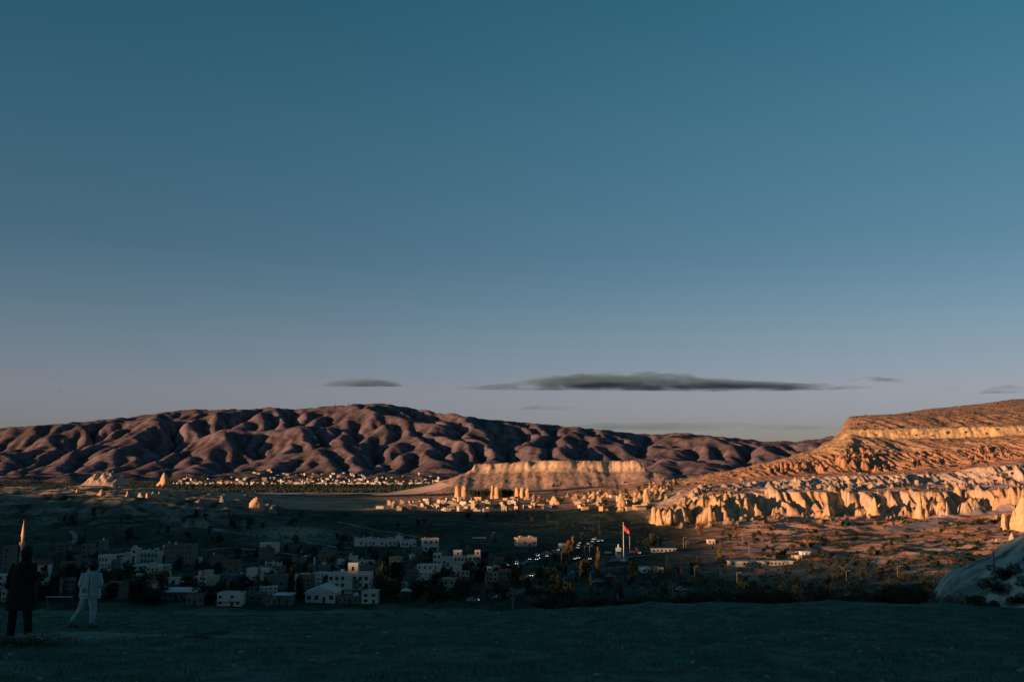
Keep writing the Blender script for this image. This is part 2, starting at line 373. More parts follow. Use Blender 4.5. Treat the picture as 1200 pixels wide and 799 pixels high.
    mc = lerpc(mc, rgb(0.52, 0.39, 0.26), 1 - sstep(26, 34, dd)); mc = lerpc(mc, rgb(0.36, 0.25, 0.20), (1 - sstep(-2, 1, dd)))
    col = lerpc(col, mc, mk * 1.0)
    # low terrace in front of it, with buttresses
    # --- cones of tuff: rock spires standing up out of the cliffs
    rs = np.random.RandomState(5)
    def cones(n, px0, px1, ya, yb, hfun, k0, k1, color=None, jitter=0.0, sharp=1.45, wob=0.22, cap=50):
        nonlocal z, col
        for _ in range(n):
            px = rs.uniform(px0, px1); cy = rs.uniform(ya, yb) if not callable(ya) else ya(px) + rs.uniform(-yb, yb)
            cx = (px - 600) / F / 1.009 * cy
            H = hfun(px); k = rs.uniform(k0, k1)
            if cap and noise(np.array(px / 17.0), np.array(ya / 77.0), 93) < (-0.12 if ya < 1300 else -0.3): continue
            H *= 0.75 + 0.6 * float(noise(np.array(px / 31.0), np.array(ya / 55.0), 94))
            R = H / k * 1.25
            j0, j1 = np.searchsorted(YR, [cy - R, cy + R])
            i0, i1 = np.searchsorted(PX, [600 + (cx - R) / cy * F * 1.02, 600 + (cx + R) / cy * F * 1.02])
            if cx < 0: i0 = max(0, i0 - 3)
            i0 = max(i0 - 2, 0); i1 = min(i1 + 2, len(PX)); 
            if j1 - j0 < 2 or i1 - i0 < 2: continue
            xs = X[j0:j1, i0:i1]; yy = Y[j0:j1, i0:i1]
            jc = min(len(YR) - 1, np.searchsorted(YR, cy)); ic = min(len(PX) - 1, np.searchsorted(PX, px))
            zb = base0[jc, ic]
            if cap:
                jq = min(len(YR) - 1, np.searchsorted(YR, cy + cap)); H = min(H, base0[jq, ic] - zb + rs.uniform(0.5, 3.0))
                if H < 1.5: continue
            r = np.sqrt((xs - cx) ** 2 + (yy - cy) ** 2)
            an = np.arctan2(yy - cy, xs - cx); ph = rs.uniform(0, 6)
            r = r * (1 + wob * np.sin(an * 3 + ph) + wob * 0.6 * np.sin(an * 7 + ph * 2))
            t = np.clip(r * k / H, 0, 2)
            cz = zb + H * (1 - t ** sharp) - 0.5
            cur = z[j0:j1, i0:i1]; m_ = cz > cur
            z[j0:j1, i0:i1] = np.where(m_, cz, cur)
            if color is not None:
                cc = color * rs.uniform(0.88, 1.1)
                col[j0:j1, i0:i1] = np.where(m_[..., None], cc, col[j0:j1, i0:i1])
    ycl = lambda px: 1000.0
    # lower cliffs: rows of rounded cones against the wall
    cones(150, 775, 1230, 984, 1010, lambda p: rs.uniform(8, 20), 1.7, 3.4, YEL * 0.97, wob=0.3)
    cones(120, 775, 1230, 975, 1000, lambda p: rs.uniform(4, 11), 1.3, 2.4, TUFF, wob=0.3)
    cones(45, 765, 860, 955, 1000, lambda p: rs.uniform(10, 25), 1.8, 3.2, YEL * 0.9, wob=0.3)
    cones(150, 790, 1230, 950, 1010, lambda p: rs.uniform(2.5, 8), 1.0, 2.2, YEL * 0.95, wob=0.35)
    cones(170, 790, 1230, 1020, 1150, lambda p: rs.uniform(2, 9), 0.9, 2.0, TUFF, wob=0.35, cap=0)
    cones(60, 790, 1200, 900, 965, lambda p: rs.uniform(2, 7), 0.9, 2.0, YEL * 0.9, wob=0.35, cap=0)
    cones(60, 860, 1280, 1130, 1190, lambda p: rs.uniform(3, 8), 0.8, 1.6, WHT * 0.92)
    cones(60, 820, 1230, 1180, 1260, lambda p: rs.uniform(3, 6), 0.8, 1.6, lerpc(TUFF, ORA, np.array(0.3)))
    def oh(p): return rs.uniform(5, 13) * np.interp(p, [830, 900, 1000, 1100, 1200], [0.5, 0.9, 1.05, 0.9, 0.8])
    cones(260, 840, 1240, 1335, 1470, oh, 1.6, 3.2, ORA, wob=0.3)
    cones(70, 900, 1240, 1335, 1380, lambda p: rs.uniform(8, 16), 1.8, 3.2, ORA * 0.95, wob=0.3)
    cones(60, 940, 1240, 1470, 1620, lambda p: rs.uniform(2, 6), 0.8, 1.6, rgb(0.31, 0.20, 0.12))
    cones(90, 790, 905, 1420, 1620, lambda p: rs.uniform(2, 7), 0.7, 1.5, rgb(0.33, 0.22, 0.15), cap=0)
    cones(110, 625, 790, 1390, 1560, lambda p: rs.uniform(4, 12), 1.5, 3.0, YEL * 0.9, cap=0)
    cones(50, 700, 790, 1100, 1330, lambda p: rs.uniform(3, 10), 1.1, 2.4, YEL * 0.95, cap=0)
    cones(60, -60, 330, 1000, 1500, lambda p: rs.uniform(4, 12), 0.7, 1.6, rgb(0.17, 0.16, 0.15), cap=0)
    cones(190, -100, 340, 800, 1700, lambda p: rs.uniform(2.5, 9), 0.8, 2.0, rgb(0.12, 0.13, 0.115), wob=0.3, cap=0)
    cones(14, 205, 250, 880, 960, lambda p: rs.uniform(4, 9), 0.8, 1.6, rgb(0.2, 0.19, 0.17), cap=0)
    # cut-in strata: small ledges on steep rock
    gy = np.abs(np.gradient(z, axis=0) / np.gradient(Y, axis=0))
    steep = sstep(0.35, 0.9, gy)
    z += steep * rr * (noise(X / 5, Y / 5, 55) * 1.2 + fbm(X / 12, Y / 12, 2, 56) * 3.0)
    slope_ = rr * seg(i1330, i1800 + 2, 0.2)
    z += slope_ * (fbm(X / 11, Y / 16, 3, 57) * 1.9 + np.abs(noise(X / 5, Y / 9, 58)) * 0.8)
    z += mk * fbm(X / 9, Y / 12, 3, 59) * 1.2
    cl_ = rr * seg(i980 - 0.1, i1330, 0.1) * steep
    stn = fbm(X / 4.5, z / 3.0 + Y / 30, 4, 97)
    col = lerpc(col, col * 0.55, np.clip((stn - 0.05) * 4.5, 0, 1) * cl_)
    z += cl_ * (ridged(X / 7, (Y + z) / 7, 3, 98) * 2.4 - 1.2)
    sp2 = fbm(X / 10, z / 2.2 + Y / 60, 3, 89)
    col = lerpc(col, col * 0.62, np.clip(sp2 * 4, 0, 1) * np.clip(slope_ + mk, 0, 1))
    # fine scrub speckle in colour on the slopes
    speck = (fbm(X / 6, Y / 9, 2, 88) > 0.26) & (steep < 0.3)
    col = lerpc(col, rgb(0.09, 0.08, 0.045), speck * 0.6)
    # side fade (outside the picture the sheet dives under the outer ground)
    m = mat('valley_ground', (0.2, 0.2, 0.2), rough=0.95, scale=0.16, var=0.22, bump=0.9, bscale=0.3, attr='col', spec=0.05, detail=9)
    o = structure(grid_object('valley_terrain', X, Y, z, col, m))
    return PX, YR, z
VPX, VYR, VZ = build_valley()
def ground(x, y):
    px = 600 + x / y * F * 1.009
    i = float(np.interp(px, VPX, np.arange(len(VPX)))); j = float(np.interp(y, VYR, np.arange(len(VYR))))
    i0 = min(int(i), len(VPX) - 2); j0 = min(int(j), len(VYR) - 2); a = i - i0; b = j - j0
    return float((VZ[j0, i0] * (1 - a) + VZ[j0, i0 + 1] * a) * (1 - b) + (VZ[j0 + 1, i0] * (1 - a) + VZ[j0 + 1, i0 + 1] * a) * b)
def G(px, py, ymin=200.0):
    # first visible ground point under a picture position
    pxh = 600 + uof(px, py) * F * 1.009
    i = int(np.argmin(np.abs(VPX - pxh)))
    pys = pyof(VZ[:, i], VYR)
    ok = np.where((VYR > ymin) & (pys <= py))[0]
    j = ok[0] if len(ok) else len(VYR) - 1
    if j > 0 and VYR[j - 1] > ymin and pys[j - 1] > py:
        t = (pys[j - 1] - py) / (pys[j - 1] - pys[j]); Yv = VYR[j - 1] + t * (VYR[j] - VYR[j - 1])
    else: Yv = VYR[j]
    x = uof(px, py) * Yv
    return Vector((x, Yv, ground(x, Yv)))

# ------------------------------------------------------------------ outer ground: everything beside and behind the view, with the western ridge
def build_outer():
    xs = np.concatenate([-np.geomspace(14000, 3000, 20, endpoint=False), np.arange(-3000, 3001, 40), np.geomspace(3040, 14000, 20)])
    ys = np.concatenate([-np.geomspace(9000, 2000, 15, endpoint=False), np.arange(-2000, 3600, 40), np.geomspace(3640, 14000, 24)])
    X, Y = np.meshgrid(xs, ys)
    z = np.interp(Y, [-9000, -300, 0, 60, 200, 9000], [60, 40, -6, -25, -44, -40.]) + fbm(X / 400, Y / 400, 4, 120) * 8
    bl = [(230, 300), (208, 486), (180, 650), (186, 833), (160, 1100), (157, 1220), (-157, 1220), (-283, 1500), (-473, 1840), (-770, 2000), (-1420, 2760), (-1900, 3600)]
    cr = [(a + SA[0] * RT, b + SA[1] * RT) for a, b in bl]
    cf = lambda a, b: SA[1] * a - SA[0] * b          # distance across the sun's direction
    c = cf(X, Y)
    bc = [cf(a, b) for a, b in cr]; o = np.argsort(bc)
    dh = np.interp(np.arange(12), [0, 1, 2, 3, 4, 5, 6, 11], [-1, -5, -7, -10, -11, -2, 1, 1]) + RZ
    c0_ = cf(230, 300); hx = np.concatenate([[c0_ - 1100, c0_ - 300, c0_ - 150, c0_ - 80, c0_ - 35], np.array(bc)[o], [max(bc) + 500]])
    hz = np.concatenate([[150, 112, 88, 52, RZ + 6], dh[o], [-30]])
    # along-sun coordinate of the crest for each sun line
    sl = [a * SA[0] + b * SA[1] for a, b in cr]
    s0 = np.interp(c, np.array(bc)[o], np.array(sl)[o]); s = X * SA[0] + Y * SA[1]
    dist = s - s0
    crest = np.interp(c, hx, hz) + fbm(c / 60, c * 0, 3, 130) * 1.6
    w = np.where(dist < 0, 330.0, 700.0)
    sh = np.exp(-(dist / w) ** 2)
    ridge = -45 + (crest + 45) * sh
    z = np.maximum(z * (1 - sh) + ridge * sh, ridge)
    z = np.where(np.abs(dist) < 45, crest, z)
    wedge = (Y > 25) & (np.abs(X) < 0.655 * Y) & (Y < 6100)
    z = np.where(wedge, -140, z)
    near = (np.abs(X) < 70) & (Y > -70) & (Y <= 60)
    z = np.where(near, -30, z)
    z = np.where((Y > 4900) & (np.abs(X) < 6100) & (Y < 9600), -140, z)
    n1 = fbm(X / 200, Y / 200, 4, 140)
    col = lerpc(rgb(0.10, 0.11, 0.07), rgb(0.24, 0.17, 0.12), np.clip(0.5 + n1 * 2, 0, 1))
    m = MATS['valley_ground']
    structure(grid_object('hill_country', X, Y, z, col, m))
build_outer()

# ------------------------------------------------------------------ the plateau we stand on
def plat_z(x, y):
    x = np.asarray(x, float); y = np.asarray(y, float)
    z = np.interp(y, [-30, 0, 8, 15, 22, 27, 31, 34, 60], [2.3, 2.36, 2.05, 1.35, 0.52, 0.02, -0.10, -0.16, -0.2])
    z = z + fbm(x / 5, y / 5, 3, 201) * 0.05 * 1.4 + fbm(x / 0.9, y / 1.2, 3, 203) * 0.05 + fbm(x / 2.2, y / 1.6, 2, 205) * 0.07
    # beaten path: shallow scrape with a worn lip on the left
    lip = bumpw(x, -9.2, 2.7) * bumpw(y, 21.3, 1.4); z = z + lip * 0.10
    z = z - bumpw(x, -11.6, 2.4) * bumpw(y, 19.0, 0.8) * 0.14
    edge = 31.2 + fbm(x / 4, x * 0, 4, 210) * 1.5 + np.interp(x, [-60, -15, 0, 6, 60], [0.8, 0.2, 0.6, 2.4, 2.0])
    d = np.maximum(y - edge, 0)
    z = z - d * 0.28 - np.minimum(d, 30) ** 1.5 * 0.11
    b2 = np.maximum(-y - 10, 0); z = z - b2 * 0.05
    return z
def build_plateau():
    xs = np.concatenate([np.arange(-75, -20, 0.8), np.arange(-20, 20, 0.11), np.arange(20, 75.1, 0.8)])
    ys = np.concatenate([np.arange(-75, 5, 1.5), np.arange(5, 36, 0.085), np.arange(36, 72, 0.8)])
    X, Y = np.meshgrid(xs, ys); z = plat_z(X, Y)
    n1 = fbm(X / 3.2, Y / 3.2, 4, 220); n2 = fbm(X / 0.5, Y / 0.7, 3, 230)
    tuft = np.clip(n2 - 0.05, 0, 1) * 0.10 * np.clip(0.6 + n1, 0, 1); z = z + tuft
    col = lerpc(rgb(0.042, 0.115, 0.088), rgb(0.065, 0.145, 0.12), np.clip(0.5 + n1 * 1.5, 0, 1))
    col = lerpc(col, rgb(0.028, 0.06, 0.048), np.clip(n2 * 3, 0, 0.8))
    path = np.clip(bumpw(X, -8.6 + n1 * 2, 2.6) * bumpw(Y, 21.6 + n1 * 1.2, 1.15) * 1.6, 0, 1)
    col = lerpc(col, rgb(0.17, 0.205, 0.185), path * 0.95)
    rut = bumpw(Y, 30.6 + fbm(X / 6, X * 0, 2, 240) * 0.6, 0.28) * (X < -2)
    col = lerpc(col, rgb(0.16, 0.18, 0.17), rut * 0.7)
    m = mat('plateau_turf', (0.1, 0.1, 0.1), rough=0.95, scale=6, var=0.3, bump=0.05, bscale=9, attr='col', spec=0.1, detail=9)
    structure(grid_object('plateau_ground', X, Y, z, col, m))
build_plateau()
# ------------------------------------------------------------------ mesh helpers
M = {}
def dm(key, col, **k): M[key] = mat(key, col, **k); return M[key]
dm('white_plaster', (0.42, 0.44, 0.41), rough=0.9, scale=0.6, var=0.12, bump=0.01)
dm('cream_plaster', (0.40, 0.34, 0.26), rough=0.9, scale=0.6, var=0.15, bump=0.01)
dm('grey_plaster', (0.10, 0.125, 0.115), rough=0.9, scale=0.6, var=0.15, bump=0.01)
dm('stone_wall', (0.30, 0.25, 0.18), rough=0.95, scale=1.2, var=0.25, bump=0.03)
dm('roof_tile', (0.13, 0.07, 0.05), rough=0.9, scale=2, var=0.3, bump=0.03)
dm('flat_roof', (0.22, 0.24, 0.23), rough=0.95, scale=0.8, var=0.2, bump=0.01)
dm('pale_metal', (0.36, 0.39, 0.40), rough=0.5, scale=1.5, var=0.1)
dm('window_glass', (0.012, 0.016, 0.018), rough=0.15, scale=2, var=0.2, spec=0.5)
dm('window_frame', (0.30, 0.30, 0.29), rough=0.6, scale=3, var=0.08)
dm('dark_metal', (0.03, 0.035, 0.035), rough=0.5, scale=5, var=0.15)
dm('trunk_bark', (0.07, 0.055, 0.045), rough=0.95, scale=6, var=0.3, bump=0.02)
dm('dark_leaves', (0.022, 0.034, 0.02), rough=0.8, scale=0.8, var=0.45, spec=0.15)
dm('olive_leaves', (0.032, 0.032, 0.022), rough=0.8, scale=0.8, var=0.4, spec=0.15)
dm('poplar_leaves', (0.13, 0.095, 0.035), rough=0.8, scale=0.8, var=0.4, spec=0.15)
dm('autumn_leaves', (0.15, 0.075, 0.03), rough=0.8, scale=0.8, var=0.4, spec=0.15)
dm('yellow_tuff', (0.47, 0.32, 0.18), rough=0.95, scale=0.25, var=0.25, bump=0.6, bscale=0.4, spec=0.05)
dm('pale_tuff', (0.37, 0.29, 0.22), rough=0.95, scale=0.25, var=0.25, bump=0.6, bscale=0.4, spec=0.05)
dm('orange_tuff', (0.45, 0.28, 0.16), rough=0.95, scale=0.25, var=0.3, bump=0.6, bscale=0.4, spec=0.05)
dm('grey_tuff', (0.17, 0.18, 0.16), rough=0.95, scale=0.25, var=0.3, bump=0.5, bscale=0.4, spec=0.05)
dm('road_dust', (0.17, 0.18, 0.165), rough=0.95, scale=0.1, var=0.2, bump=0.03)
dm('asphalt', (0.05, 0.056, 0.056), rough=0.9, scale=0.3, var=0.2, bump=0.02)

class MB:
    def __init__(s): s.v = []; s.f = []; s.m = []
    def add(s, vs, fs, mi=0):
        b = len(s.v); s.v += [tuple(v) for v in vs]; s.f += [tuple(b + i for i in f) for f in fs]; s.m += [mi] * len(fs)
    def box(s, x0, x1, y0, y1, z0, z1, mi=0):
        s.add([(x0, y0, z0), (x1, y0, z0), (x1, y1, z0), (x0, y1, z0), (x0, y0, z1), (x1, y0, z1), (x1, y1, z1), (x0, y1, z1)],
              [(0, 3, 2, 1), (4, 5, 6, 7), (0, 1, 5, 4), (1, 2, 6, 5), (2, 3, 7, 6), (3, 0, 4, 7)], mi)
    def lathe(s, prof, n=12, cx=0, cy=0, mi=0, sx=1, sy=1, cap=True):
        vs = []; fs = []
        for r, z in prof:
            for k in range(n):
                a = 2 * math.pi * k / n; vs.append((cx + r * sx * math.cos(a), cy + r * sy * math.sin(a), z))
        for j in range(len(prof) - 1):
            for k in range(n):
                k2 = (k + 1) % n; fs.append((j * n + k, j * n + k2, (j + 1) * n + k2, (j + 1) * n + k))
        if cap: fs.append(tuple(range(n - 1, -1, -1))); fs.append(tuple((len(prof) - 1) * n + k for k in range(n)))
        s.add(vs, fs, mi)
    def tube(s, pts, rad, n=6, mi=0, cap=True):
        pts = [Vector(p) for p in pts]; rad = rad if isinstance(rad, (list, tuple)) else [rad] * len(pts)
        rings = []
        for i, p in enumerate(pts):
            d = (pts[min(i + 1, len(pts) - 1)] - pts[max(i - 1, 0)]).normalized()
            u = d.cross(Vector((0, 1, 0) if abs(d.y) < 0.9 else (1, 0, 0))).normalized(); w = d.cross(u)
            r = rad[i]; ru, rw = r if isinstance(r, tuple) else (r, r)
            rings.append([p + u * ru * math.cos(2 * math.pi * k / n) + w * rw * math.sin(2 * math.pi * k / n) for k in range(n)])
        vs = [v for r in rings for v in r]; fs = []
        for j in range(len(pts) - 1):
            for k in range(n):
                k2 = (k + 1) % n; fs.append((j * n + k, j * n + k2, (j + 1) * n + k2, (j + 1) * n + k))
        if cap: fs.append(tuple(range(n - 1, -1, -1))); fs.append(tuple((len(pts) - 1) * n + k for k in range(n)))
        s.add(vs, fs, mi)
    def mesh(s, name, mats, smooth=False):
        me = bpy.data.meshes.new(name); me.from_pydata(s.v, [], s.f)
        for q in (mats if isinstance(mats, (list, tuple)) else [mats]): me.materials.append(q)
        if any(s.m): me.polygons.foreach_set('material_index', s.m)
        if smooth: me.polygons.foreach_set('use_smooth', [True] * len(s.f))
        me.update(); return me
    def build(s, name, mats, parent=None, smooth=False):
        return put_mesh(name, s.mesh(name, mats, smooth), parent)
def put_mesh(name, me, parent=None, loc=None, rz=0.0, sc=None):
    o = bpy.data.objects.new(name, me); C.objects.link(o)
    if parent is not None: o.parent = parent
    if loc is not None: o.location = loc
    o.rotation_euler = (0, 0, rz)
    if sc is not None: o.scale = sc if isinstance(sc, tuple) else (sc, sc, sc)
    return o
def empty(name, loc, label, cat, group=None, rz=0.0, sc=None):
    o = bpy.data.objects.new(name, None); C.objects.link(o); o.location = loc; o.rotation_euler = (0, 0, rz)
    o.empty_display_size = 0.5
    if sc is not None: o.scale = sc if isinstance(sc, tuple) else (sc, sc, sc)
    return tag(o, label, cat, group)
def copy_thing(o, loc, label=None, group=None, rz=0.0, sc=None):
    c = o.copy(); C.objects.link(c); c.location = loc; c.rotation_euler = (0, 0, rz)
    if sc is not None: c.scale = sc if isinstance(sc, tuple) else (sc, sc, sc)
    if label: c['label'] = label
    if group: c['group'] = group
    for ch in [q for q in o.children]:
        k = ch.copy(); C.objects.link(k); k.parent = c
        for g in [q for q in ch.children]:
            h = g.copy(); C.objects.link(h); h.parent = k
    return c
def msc(Y): return Y / F

# ------------------------------------------------------------------ clouds (thin bodies of vapour 24 km out, far beyond everything)
def cloud(px0, px1, py0, py1, label, seed, dens=0.0026, D=26000.0, group='small grey clouds low in the sky', prof=None):
    rs = np.random.RandomState(seed)
    a = P(px0, (py0 + py1) / 2, D); b = P(px1, (py0 + py1) / 2, D); zt = P(0, py0, D).z; zb = P(0, py1, D).z
    n = 90; m = 14; W = b.x - a.x; H = zt - zb; Dp = min(W * 0.35, 3000)
    mb = MB(); vs = []; fs = []
    for i in range(n + 1):
        t = i / n; e = (math.sin(math.pi * t)) ** 0.6
        hh = (prof(t) if prof else 1.0) * e + 0.02
        for k in range(m):
            an = 2 * math.pi * k / m; up = math.sin(an); c_ = math.cos(an)
            nz = float(fbm(np.array(t * W / 900), np.array(k * 0.9), 4, seed)) * 0.75 + 0.8
            z = zb + H * hh * (0.30 * up * 0.3 + 0.14 if up < 0 else 0.14 + 0.86 * up * nz) 
            vs.append((a.x + W * t, D + c_ * Dp * e * 0.5, z))
    for i in range(n):
        for k in range(m):
            k2 = (k + 1) % m; fs.append((i * m + k, i * m + k2, (i + 1) * m + k2, (i + 1) * m + k))
    fs.append(tuple(range(m - 1, -1, -1))); fs.append(tuple(n * m + k for k in range(m)))
    mb.add(vs, fs)
    name = 'cloud_vapour_%d' % int(dens * 1e6)
    if name not in MATS:
        mt = bpy.data.materials.new(name); mt.use_nodes = True; nn = mt.node_tree.nodes; ll = mt.node_tree.links; nn.clear()
        out = nn.new('ShaderNodeOutputMaterial'); pv = nn.new('ShaderNodeVolumePrincipled')
        pv.inputs['Color'].default_value = (0.22, 0.42, 0.60, 1); pv.inputs['Anisotropy'].default_value = 0.0
        t_ = nn.new('ShaderNodeTexCoord'); mp = nn.new('ShaderNodeMapping'); mp.inputs['Scale'].default_value = (0.0009, 0.0006, 0.0030)
        nz_ = nn.new('ShaderNodeTexNoise'); nz_.inputs['Scale'].default_value = 1.0; nz_.inputs['Detail'].default_value = 5; nz_.inputs['Roughness'].default_value = 0.6
        ll.new(t_.outputs['Object'], mp.inputs[0]); ll.new(mp.outputs[0], nz_.inputs[0])
        mr = nn.new('ShaderNodeMapRange'); mr.inputs['From Min'].default_value = 0.37; mr.inputs['From Max'].default_value = 0.6
        mr.inputs['To Min'].default_value = 0.0; mr.inputs['To Max'].default_value = dens
        ll.new(nz_.outputs[0], mr.inputs[0]); ll.new(mr.outputs[0], pv.inputs['Density']); ll.new(pv.outputs[0], out.inputs['Volume'])
        MATS[name] = mt
    o = mb.build('cloud', MATS[name], None, True)
    tag(o, label, 'cloud', group)
    return o
bigp = lambda t: float(np.interp(t, [0, 0.12, 0.22, 0.45, 0.58, 0.72, 0.85, 1.0], [0.3, 0.4, 0.95, 1.0, 0.6, 0.35, 0.3, 0.2]))
cloud(530, 1030, 434, 455, 'long dark grey flat-bottomed cloud with lumpy top, largest in the sky', 3, dens=0.0024, group=None, prof=bigp)
cloud(372, 478, 442, 453, 'small flat dark cloud left of the long cloud, above the mountain summit', 5)
cloud(560, 1010, 494, 503, 'very faint long grey bank low over the mountain end', 15, dens=0.0005)
cloud(985, 1068, 441, 448, 'wispy thin cloud trailing off the right end of the long cloud', 6, dens=0.003)
cloud(604, 678, 473, 480, 'faint thin sliver of cloud below the long cloud', 7, dens=0.0022)
cloud(1146, 1215, 450, 461, 'grey cloud at the right edge just above the plateau mountain', 8)
cloud(1102, 1128, 451, 457, 'tiny grey puff between the right edge cloud and the long cloud', 9, dens=0.0022)
cloud(65, 79, 453, 460, 'left one of two tiny grey puffs at far left', 10, dens=0.006)
cloud(89, 108, 456, 462, 'right one of two tiny grey puffs at far left', 12, dens=0.006)

# ------------------------------------------------------------------ free-standing rocks
def rock_mesh(kind, seed, w, h, n=16):
    rs = np.random.RandomState(seed)
    pr = {'cone': [(0, .62), (.15, .52), (.35, .38), (.55, .27), (.72, .19), (.86, .12), (.95, .06), (1, .01)],
          'pillar': [(0, .56), (.12, .48), (.3, .42), (.5, .40), (.7, .37), (.86, .3), (.95, .18), (1, .03)],
          'dome': [(0, .58), (.2, .54), (.4, .47), (.6, .38), (.78, .27), (.9, .16), (.97, .08), (1, .01)],
          'spire': [(0, .6), (.1, .42), (.25, .30), (.45, .22), (.65, .17), (.8, .13), (.92, .08), (1, .01)],
          'capped': [(0, .56), (.2, .42), (.45, .3), (.62, .22), (.70, .20), (.73, .34), (.84, .33), (.95, .2), (1, .02)]}[kind]
    pr = [(-0.25, pr[0][1] * 1.1)] + pr
    mb = MB(); vs = []; fs = []
    tz = [q[0] for q in pr]; tr = [q[1] for q in pr]; L = 18
    ph = rs.uniform(0, 6.28, 6)
    for j in range(L):
        t = -0.25 + 1.25 * (j / (L - 1)) ** 0.95; r = np.interp(t, tz, tr) * w
        for k in range(n):
            a = 2 * math.pi * k / n
            q = 1 + 0.10 * abs(math.sin(4.5 * a + ph[4] + t)) + 0.13 * math.sin(3 * a + ph[0] + t * 2) + 0.10 * math.sin(5 * a + ph[1] - t * 3) + 0.09 * float(noise(np.array(a * 2.2 + seed), np.array(t * 9.0), seed)) + 0.07 * math.sin(9 * a + ph[2]) + 0.16 * float(noise(np.array(a * 3.5 + seed), np.array(t * 4.0), seed + 5))
            vs.append((r * q * math.cos(a) + 0.05 * w * math.sin(t * 4 + ph[3]), r * q * math.sin(a), t * h + 0.02 * h * math.sin(4 * a + ph[4])))
    for j in range(L - 1):
        for k in range(n):
            k2 = (k + 1) % n; fs.append((j * n + k, j * n + k2, (j + 1) * n + k2, (j + 1) * n + k))
    fs.append(tuple((L - 1) * n + k for k in range(n)))
    mb.add(vs, fs); return mb
def rock(px, py, pytop, wpx, kind, mt, label, name='rock_spire', cat='rock', group=None, seed=None, Y=None):
    g = G(px, py)
    if Y is not None: g = Vector((uof(px, py) * Y, Y, P(px, py, Y).z))
    h = (py - pytop) * msc(g.y) * 1.02; w = wpx * msc(g.y)
    mb = rock_mesh(kind, seed if seed is not None else int(px * 7 + py), w, h)
    o = mb.build(name, M[mt], None, True); o.location = g
    tag(o, label, cat, group); return o
